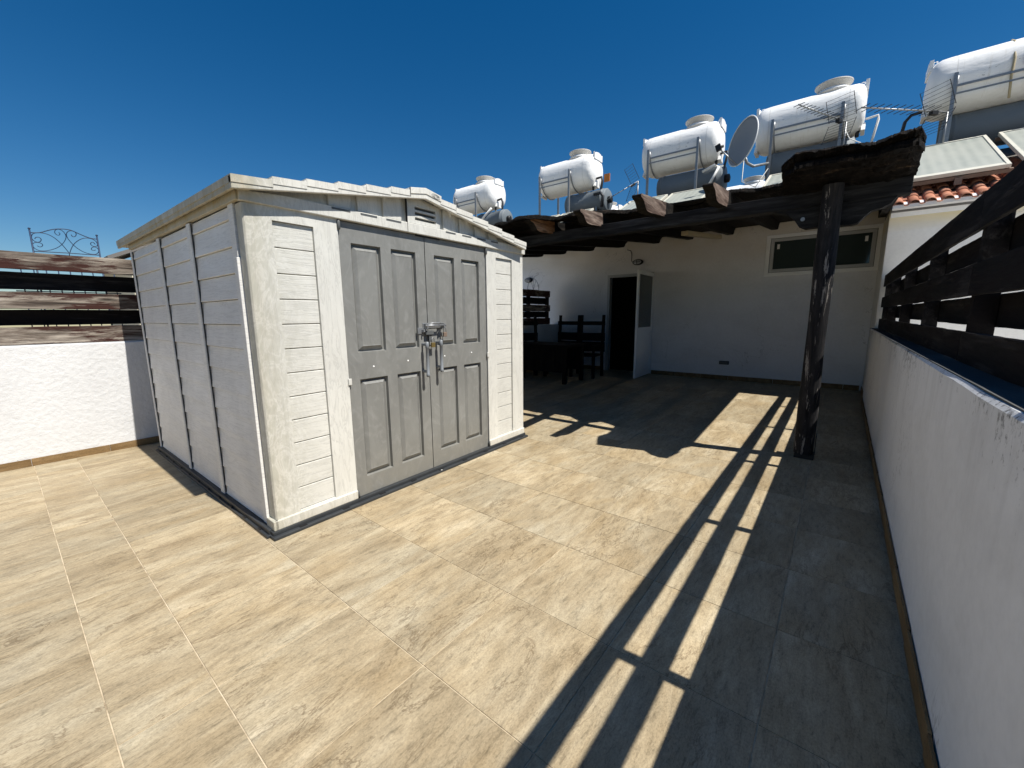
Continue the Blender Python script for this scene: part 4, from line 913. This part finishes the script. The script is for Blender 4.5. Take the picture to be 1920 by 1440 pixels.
# ------------------------------------------------------------------ roof top water tanks, boilers and solar collectors
def tank(xc, yc, L, Rr, z0, zt, lbl, lid=0.24, legs=(-0.72, 0.60), small=False):
    """white tank: axis along x, centre (xc,yc), belly at z0, crown at zt"""
    zc = (z0 + zt) / 2; rv = (zt - z0) / 2
    t = thing('water_tank', lbl, 'water tank', (xc, yc, zc - 0.5), 'white water tanks on the roof')
    h = L / 2
    pr = [(-h, 0.02), (-h, 0.40), (-h + 0.02, 0.72), (-h + 0.07, 0.90), (-h + 0.16, 0.985), (-h + 0.28, 1.0), (-0.1, 1.0), (0.1, 1.0), (h - 0.28, 1.0), (h - 0.16, 0.985), (h - 0.07, 0.90), (h - 0.02, 0.72), (h, 0.40), (h, 0.02)]
    def sq(p):
        # slightly squared, fuller section
        a = math.atan2(p[2], p[1]); r = math.hypot(p[1], p[2]); k = 1 + 0.05 * (math.sin(2 * a) ** 2)
        return [p[0], math.cos(a) * r * k * Rr, math.sin(a) * r * k * rv]
    MB().lathe(pr, (xc, yc, zc), 0, 40, squash=sq).build('tank_body', M['tank'], t)
    # end flanges with lifting ears
    for s_ in (-1, 1):
        mb = MB(); e = xc + s_ * (h - 0.02)
        mb.strip([(yc + Rr * math.cos(R(a)) * 0.5, zc + rv * 0.99) if a in (0, 180) else (yc + Rr * 0.5 * math.cos(R(a)), zc + rv * (0.80 + 0.24 * math.sin(R(a)))) for a in (180, 150, 120, 90, 60, 30, 0)], [(yc + Rr * 0.5 * math.cos(R(a)), zc + rv * 0.6) for a in (180, 150, 120, 90, 60, 30, 0)], 0, e - 0.03, e + 0.025)
        mb.tube([(e - 0.07 * s_ - 0.03, yc - 0.02, zc + rv * 0.97), (e - 0.07 * s_ - 0.025, yc - 0.02, zc + rv * 1.07), (e - 0.07 * s_ + 0.02, yc - 0.02, zc + rv * 1.07), (e - 0.07 * s_ + 0.025, yc - 0.02, zc + rv * 0.97)], 0.012, 6)
        mb.prism([(yc - 0.22, zc - rv * 0.95), (yc - 0.10, zc - rv * 0.60), (yc + 0.02, zc - rv * 0.60), (yc + 0.08, zc - rv * 1.0)], 0, e - 0.03, e + 0.04)
        mb.build('end_flange', M['tank'], t, bevel=0.01)
    lx = xc + lid * L
    MB().lathe([(zc + rv * 0.90 - zc, 0.36), (rv * 1.0, 0.30), (rv + 0.05, 0.255), (rv + 0.10, 0.25)], (lx, yc, zc), 2, 28).build('neck', M['tank'], t)
    ld = MB().lathe([(rv + 0.03, 0.27), (rv + 0.07, 0.285), (rv + 0.12, 0.32), (rv + 0.135, 0.335), (rv + 0.155, 0.335), (rv + 0.165, 0.30), (rv + 0.175, 0.02)], (lx, yc, zc), 2, 28).build('lid', M['lid'], t)
    # steel stand
    zg = roofz(min(12.1, yc)) - 0.3; s = MB(); yf, yb_ = yc - Rr - 0.06, yc + Rr + 0.05
    for lxp in legs:
        x = xc + lxp * L / 2
        MB().box(x - 0.026, x + 0.026, yf - 0.026, yf + 0.026, zg, zc + 0.05).build('stand_leg', M['steel'], t)
        MB().box(x - 0.026, x + 0.026, yb_ - 0.026, yb_ + 0.026, zg, zc + 0.05).build('stand_leg', M['steel'], t)
        MB().tube([(x + 0.03, yc - math.cos(a) * (Rr + 0.035), zc - math.sin(a) * (rv + 0.03)) for a in [math.pi * i / 14 for i in range(15)]], 0.017, 6).build('saddle', M['steel'], t)
    xa, xb = xc + legs[0] * L / 2, xc + legs[1] * L / 2
    for (ya_, yb2, za_, zb2) in ((yc - Rr * 1.035 - 0.012, yc - Rr * 1.035 + 0.006, zc - 0.17, zc - 0.135), (yf - 0.012, yf + 0.012, z0 + 0.19, z0 + 0.215), (yb_ - 0.012, yb_ + 0.012, z0 + 0.19, z0 + 0.215)): MB().box(xa, xb, ya_, yb2, za_, zb2).build('stand_rail', M['steel'], t)
    # outlet pipes at the right end
    e = xc + h
    MB().tube([(e - 0.1, yc - 0.1, z0 + 0.10), (e - 0.1, yc - 0.1, z0 - 0.06)], 0.035, 8).build('outlet', M['rubber'], t)
    return t
def boiler(xc, yc, L, Rr, zc, lbl):
    b = thing('boiler', lbl, 'boiler', (xc, yc, zc - Rr), 'grey boilers under the white tanks')
    h = L / 2; MB().lathe([(-h, 0.02), (-h, Rr * 0.9), (-h + 0.03, Rr), (-h + 0.12, Rr), (-h + 0.125, Rr + 0.012), (-h + 0.15, Rr + 0.012), (-h + 0.155, Rr), (h - 0.155, Rr), (h - 0.15, Rr + 0.012), (h - 0.125, Rr + 0.012), (h - 0.12, Rr), (h - 0.03, Rr), (h, Rr * 0.9), (h, 0.02)], (xc, yc, zc), 0, 32).build('boiler_body', M['cyl'], b)
    MB().lathe([(h, 0.10), (h + 0.10, 0.10), (h + 0.12, 0.05)], (xc, yc, zc), 0, 16).build('end_cap', M['black'], b)
    for x in (xc - h * 0.6, xc + h * 0.6): MB().box(x - 0.02, x + 0.02, yc - Rr * 0.8, yc + Rr * 0.8, roofz(min(yc, 12.1)) - 0.2, zc - Rr * 0.55).build('cradle', M['steel'], b)
    return b
def collector(x0, x1, lbl, y0=9.3, y1=11.3, z0=3.57, z1=4.564):
    p = thing('solar_panel', lbl, 'solar panel', ((x0 + x1) / 2, y0, z0 - 0.2), 'solar water collectors on the roof')
    d = Vector((0, y1 - y0, z1 - z0)); Lp = d.length; d.normalize(); nrm = Vector((0, -d.z, d.y)); o_ = Vector((0, y0, z0))
    def pb(mb, xa, xb, t0, t1, h0, h1):
        c = o_ + d * (t0 + t1) / 2 + nrm * (h0 + h1) / 2; c.x = (xa + xb) / 2
        return mb.obox(c, (( xb - xa) / 2, 0, 0), d * (t1 - t0) / 2, nrm * (h1 - h0) / 2)
    mb = MB(); pb(mb, x0, x0 + 0.045, 0, Lp, -0.055, 0.0); pb(mb, x1 - 0.045, x1, 0, Lp, -0.055, 0.0); pb(mb, x0 + 0.045, x1 - 0.045, 0, 0.045, -0.055, 0.0); pb(mb, x0 + 0.045, x1 - 0.045, Lp - 0.045, Lp, -0.055, 0.0); mb.build('panel_frame', M['pframe'], p, bevel=0.004)
    mb = MB(); pb(mb, x0 + 0.045, x1 - 0.045, 0.045, Lp - 0.045, -0.03, -0.014); g = mb.build('panel_glass', M['panel'], p)
    mb = MB(); pb(mb, x0 + 0.045, x1 - 0.045, 0.045, 0.16, -0.013, -0.010); mb.build('bottom_dust', M['pframe'], p)
    for ta, tb_ in ((0.0, 0.04), (Lp - 0.1, Lp - 0.06)): mb = MB(); pb(mb, x0 - 0.03, x1 + 0.03, ta, tb_, -0.12, -0.065); mb.build('panel_rail', M['rust'], p)
    xm = (x0 + x1) / 2; mb = MB(); mb.box(xm - 0.04, xm + 0.04, y0 - 0.02, y0 + 0.02, z0 - 0.19, z0 - 0.09); mb.build('panel_bracket', M['rust'], p)
    return p
TY = 12.0
t5 = tank(1.93, TY - 0.1, 2.1, 0.50, 5.17, 6.17, 'nearest white tank on the right cut by the picture edge with blue label', legs=(-0.68, 0.75), lid=0.26)
MB().box(2.02, 2.50, TY - 0.1 - 0.535, TY - 0.1 - 0.525, 5.60, 5.78).build('blue_label', M['blue'], t5)
MB().tube([(1.90, TY - 0.1 - 0.10, 6.19), (1.90, TY - 0.42, 6.08), (1.90, TY - 0.1 - 0.54, 5.72), (1.90, TY - 0.1 - 0.5, 5.45), (1.90, TY - 0.68, 5.10)], 0.018, 6).build('strap', M['beige'], t5)
t4 = tank(-0.98, TY, 1.98, 0.50, 5.22, 6.20, 'large white tank behind the satellite dish', legs=(-0.62, 0.62), lid=0.20)
t3 = tank(-3.70, TY, 1.95, 0.50, 5.26, 6.24, 'white tank third from the right with an arm of the dish before it', legs=(-0.72, 0.55), lid=0.20)
t2 = tank(-7.12, TY, 1.95, 0.50, 5.30, 6.28, 'white tank above the carved rafter ends with a pipe and orange tag at its right', legs=(-0.80, 0.30), lid=0.18)
t1 = tank(-11.05, TY, 2.0, 0.50, 5.35, 6.33, 'farthest left white tank half hidden by the shed roof', legs=(-0.70, 0.35), lid=0.16)
boiler(2.15, 11.98, 1.9, 0.34, 4.86, 'grey boiler under the nearest white tank on the right')
boiler(-0.90, 11.98, 1.60, 0.34, 4.86, 'grey boiler under the tank behind the dish')
boiler(-3.42, 11.98, 1.62, 0.34, 4.86, 'grey boiler under the third tank from the right')
boiler(-6.45, 11.98, 1.35, 0.33, 4.90, 'grey boiler with open black end fittings under the second tank from the left')
boiler(-10.3, 11.98, 1.30, 0.33, 4.92, 'grey boiler showing one end behind the shed roof')
cols_ = [(0.71, 1.79, 'ribbed dusty solar panel directly above the terracotta tiles, seen whole'), (1.94, 3.0, 'dusty solar panel at the right picture edge'),
         (-1.62, -0.54, 'pale solar panel glimpsed left of the rotten board'), (-0.42, 0.62, 'solar panel mostly hidden behind the rotten board above the pole'),
         (-5.06, -3.98, 'solar panel left of the white divider below the third tank'), (-3.88, -2.82, 'solar panel right of the white divider below the third tank'),
         (-8.55, -7.40, 'sliver of solar panel behind the left carved rafter end'), (-7.30, -6.2, 'pale solar panel just left of the grey boiler end'), (-12.2, -10.9, 'small pale panel behind the shed roof edge')]
for (a, b, l) in cols_: collector(a * 0.952, b * 0.952, l)
# the back row seen low over the felt
tank(-3.25, 17.0, 2.0, 0.50, 4.95, 5.93, 'white tank crown low behind the dish with round lid', lid=0.24)
tank(-8.6, 17.0, 2.0, 0.50, 5.05, 6.0, 'white tank crown low between the two carved rafter ends', lid=0.22)
# pipes
def pipe(pts, r, m, lbl, cat='pipe', grp='pipes beside the roof tanks'):
    c = tuple(pts[-1]); MB().tube(pts, r, 8).build('pipe', m, loc=c, label=lbl, cat=cat, group=grp)
pipe([(-2.74, 11.9, 5.45), (-2.58, 11.85, 5.46), (-2.56, 11.85, 5.38), (-2.72, 11.8, 4.6)], 0.028, M['rubber'], 'thin black pipe dropping from the right end of the third tank')
pipe([(-3.06, 11.6, 5.02), (-2.78, 11.6, 5.12), (-2.68, 11.6, 5.05), (-2.86, 11.5, 4.65)], 0.035, M['white'], 'white elbow pipe below the third tank')
pipe([(0.02, 11.9, 5.48), (0.22, 11.9, 5.50), (0.23, 11.9, 5.42), (0.10, 11.8, 4.6)], 0.022, M['white'], 'white pipe dropping right of the tank behind the dish')
pipe([(0.88, 11.8, 5.34), (0.72, 11.8, 5.32), (0.64, 11.8, 5.22), (0.55, 11.8, 4.6)], 0.03, M['rubber'], 'dark blue black pipe bending down left of the nearest tank')
pipe([(-6.14, 11.9, 5.55), (-5.98, 11.9, 5.56), (-5.95, 11.9, 5.45), (-6.02, 11.8, 4.6)], 0.035, M['rubber'], 'black pipe dropping from the second tank from the left')
pipe([(-6.05, 11.6, 5.02), (-5.80, 11.5, 5.00), (-5.72, 11.5, 4.9), (-5.75, 11.5, 4.6)], 0.045, M['rubber'], 'thick black pipe loop beside the second boiler from the left')
pipe([(-10.05, 11.9, 5.6), (-9.88, 11.9, 5.62), (-9.82, 11.9, 5.5), (-9.80, 11.8, 4.6)], 0.035, M['rubber'], 'black pipe dropping from the farthest left tank')
pipe([(-10.35, 11.2, 4.75), (-9.75, 11.2, 5.15)], 0.035, M['white'], 'short slanting white pipe beside the farthest left tank')
MB().box(-5.90, -5.72, 11.9, 11.93, 5.40, 5.62).build('tag_plate', M['orange'], loc=(-5.8, 11.9, 5.4), label='small orange and white plate right of the second tank from the left', cat='plate')
# satellite dish
dc = Vector((-2.02, 10.9, 5.24)); dn = Vector((-0.66, -0.72, 0.16)).normalized()
sd_ = thing('satellite_dish', 'grey satellite dish facing left in front of a white tank', 'satellite dish', tuple(dc - Vector((0, 0, 0.5))))
side = dn.cross(Vector((0, 0, 1))).normalized(); upv = side.cross(dn).normalized()
mb = MB(); vs = []; fs = []; nr, ns = 8, 40
for lay in (0, 1):
    for i in range(nr + 1):
        r = i / nr
        for k_ in range(ns):
            a = 2 * math.pi * k_ / ns
            vs.append(dc + side * (0.44 * r * math.cos(a)) + upv * (0.50 * r * math.sin(a)) + dn * (0.07 * r * r - (0.014 if lay else 0)))
for lay in (0, 1):
    for i in range(nr):
        for k_ in range(ns): a = lay * (nr + 1) * ns + i * ns + k_; b = lay * (nr + 1) * ns + i * ns + (k_ + 1) % ns; fs.append((a, b, b + ns, a + ns))
o2 = (nr + 1) * ns
for k_ in range(ns): a = nr * ns + k_; b = nr * ns + (k_ + 1) % ns; fs.append((a, b, b + o2, a + o2))
mb.add(vs, fs, True).build('dish', M['dish'], sd_)
MB().tube([dc + side * (0.44 * math.cos(R(a))) + upv * (0.50 * math.sin(R(a))) + dn * 0.066 for a in range(0, 360, 9)], 0.014, 6, True).build('rim', M['white'], sd_)
foot = dc - upv * 0.50 + dn * 0.06; tipp = Vector((-2.50, 10.65, 5.17))
MB().tube([foot, tipp], 0.016, 8).build('arm', M['steel'], sd_)
MB().obox(tipp, (0.05, 0, 0.02), (0, 0.04, 0), (-0.02, 0, 0.06)).tube([tipp, tipp + Vector((0.09, 0.05, 0.03))], 0.03, 8).build('receiver', M['black'], sd_)
bk = dc - dn * 0.05 - upv * 0.25
MB().tube([bk, bk + Vector((0.05, 0.08, -0.16)), bk + Vector((0.17, 0.14, -0.24)), Vector((-1.60, 11.44, 4.86))], 0.03, 8).build('mount', M['steel'], sd_)
MB().tube([Vector((-1.58, 11.46, 4.80)), bk + Vector((0.25, 0.1, -0.7)), bk + Vector((-0.02, 0.05, -0.55)), bk + Vector((0.0, 0, 0))], 0.010, 6).build('cable', M['dimalu'], sd_)
# television aerials
def yagi(p0, p1, n, el, lbl, grid=True):
    p0, p1 = Vector(p0), Vector(p1); d = (p1 - p0); L_ = d.length; d.normalize(); s_ = d.cross(Vector((0, 0, 1))).normalized()
    t = thing('television_aerial', lbl, 'aerial', tuple(p1), 'television aerials on the roof')
    MB().tube([p0, p1], 0.013, 6).build('boom', M['steel'], t)
    for i in range(n):
        c = p0 + d * (0.02 + (L_ * 0.78) * i / max(1, n - 1)); e = el * (0.75 + 0.25 * i / n)
        MB().tube([c - s_ * e, c + s_ * e], 0.0065, 5).build('element', M['rubber'], t)
    if grid:
        for sg in (-1, 1):
            g = MB(); c0 = p0 + d * (L_ * 0.92)
            ax = (d * -0.45 + Vector((0, 0, sg * 0.9))).normalized()
            for j in range(7): c = c0 + ax * (0.05 + 0.065 * j); g.tube([c - s_ * 0.24, c + s_ * 0.24], 0.0035, 5)
            for e in (-0.24, 0.24): g.tube([c0 + ax * 0.03 + s_ * e, c0 + ax * 0.45 + s_ * e], 0.006, 5)
            g.build('reflector_grid', M['rubber'], t)
    MB().obox(p0 + d * L_ * 0.84 - Vector((0, 0, 0.03)), d * 0.06, s_ * 0.035, (0, 0, 0.03)).build('junction_box', M['black'], t)
    MB().tube([p1, p1 - Vector((0, 0, 0.7))], 0.016, 6).build('mast', M['steel'], t)
    return t
yagi((-0.98, 9.83, 5.31), (-0.28, 11.30, 5.31), 12, 0.13, 'aerial with grid reflector in front of the tank behind the dish')
yagi((-0.06, 10.05, 5.07), (1.17, 11.28, 5.07), 11, 0.19, 'long aerial pointing left across the sky from the nearest tank')
yagi((-5.2, 10.7, 4.55), (-4.62, 11.35, 5.05), 6, 0.14, 'small tangled aerial at the left leg of the third tank')
MB().tube([(-0.30, 11.3, 5.20), (-0.20, 11.3, 4.98), (0.02, 11.2, 4.80), (0.30, 11.1, 4.74), (0.65, 11.0, 4.74)], 0.009, 6).build('aerial_cable', M['white'], loc=(-0.3, 11.3, 5.2), label='thin white cable drooping from the aerial towards the right', cat='cable')
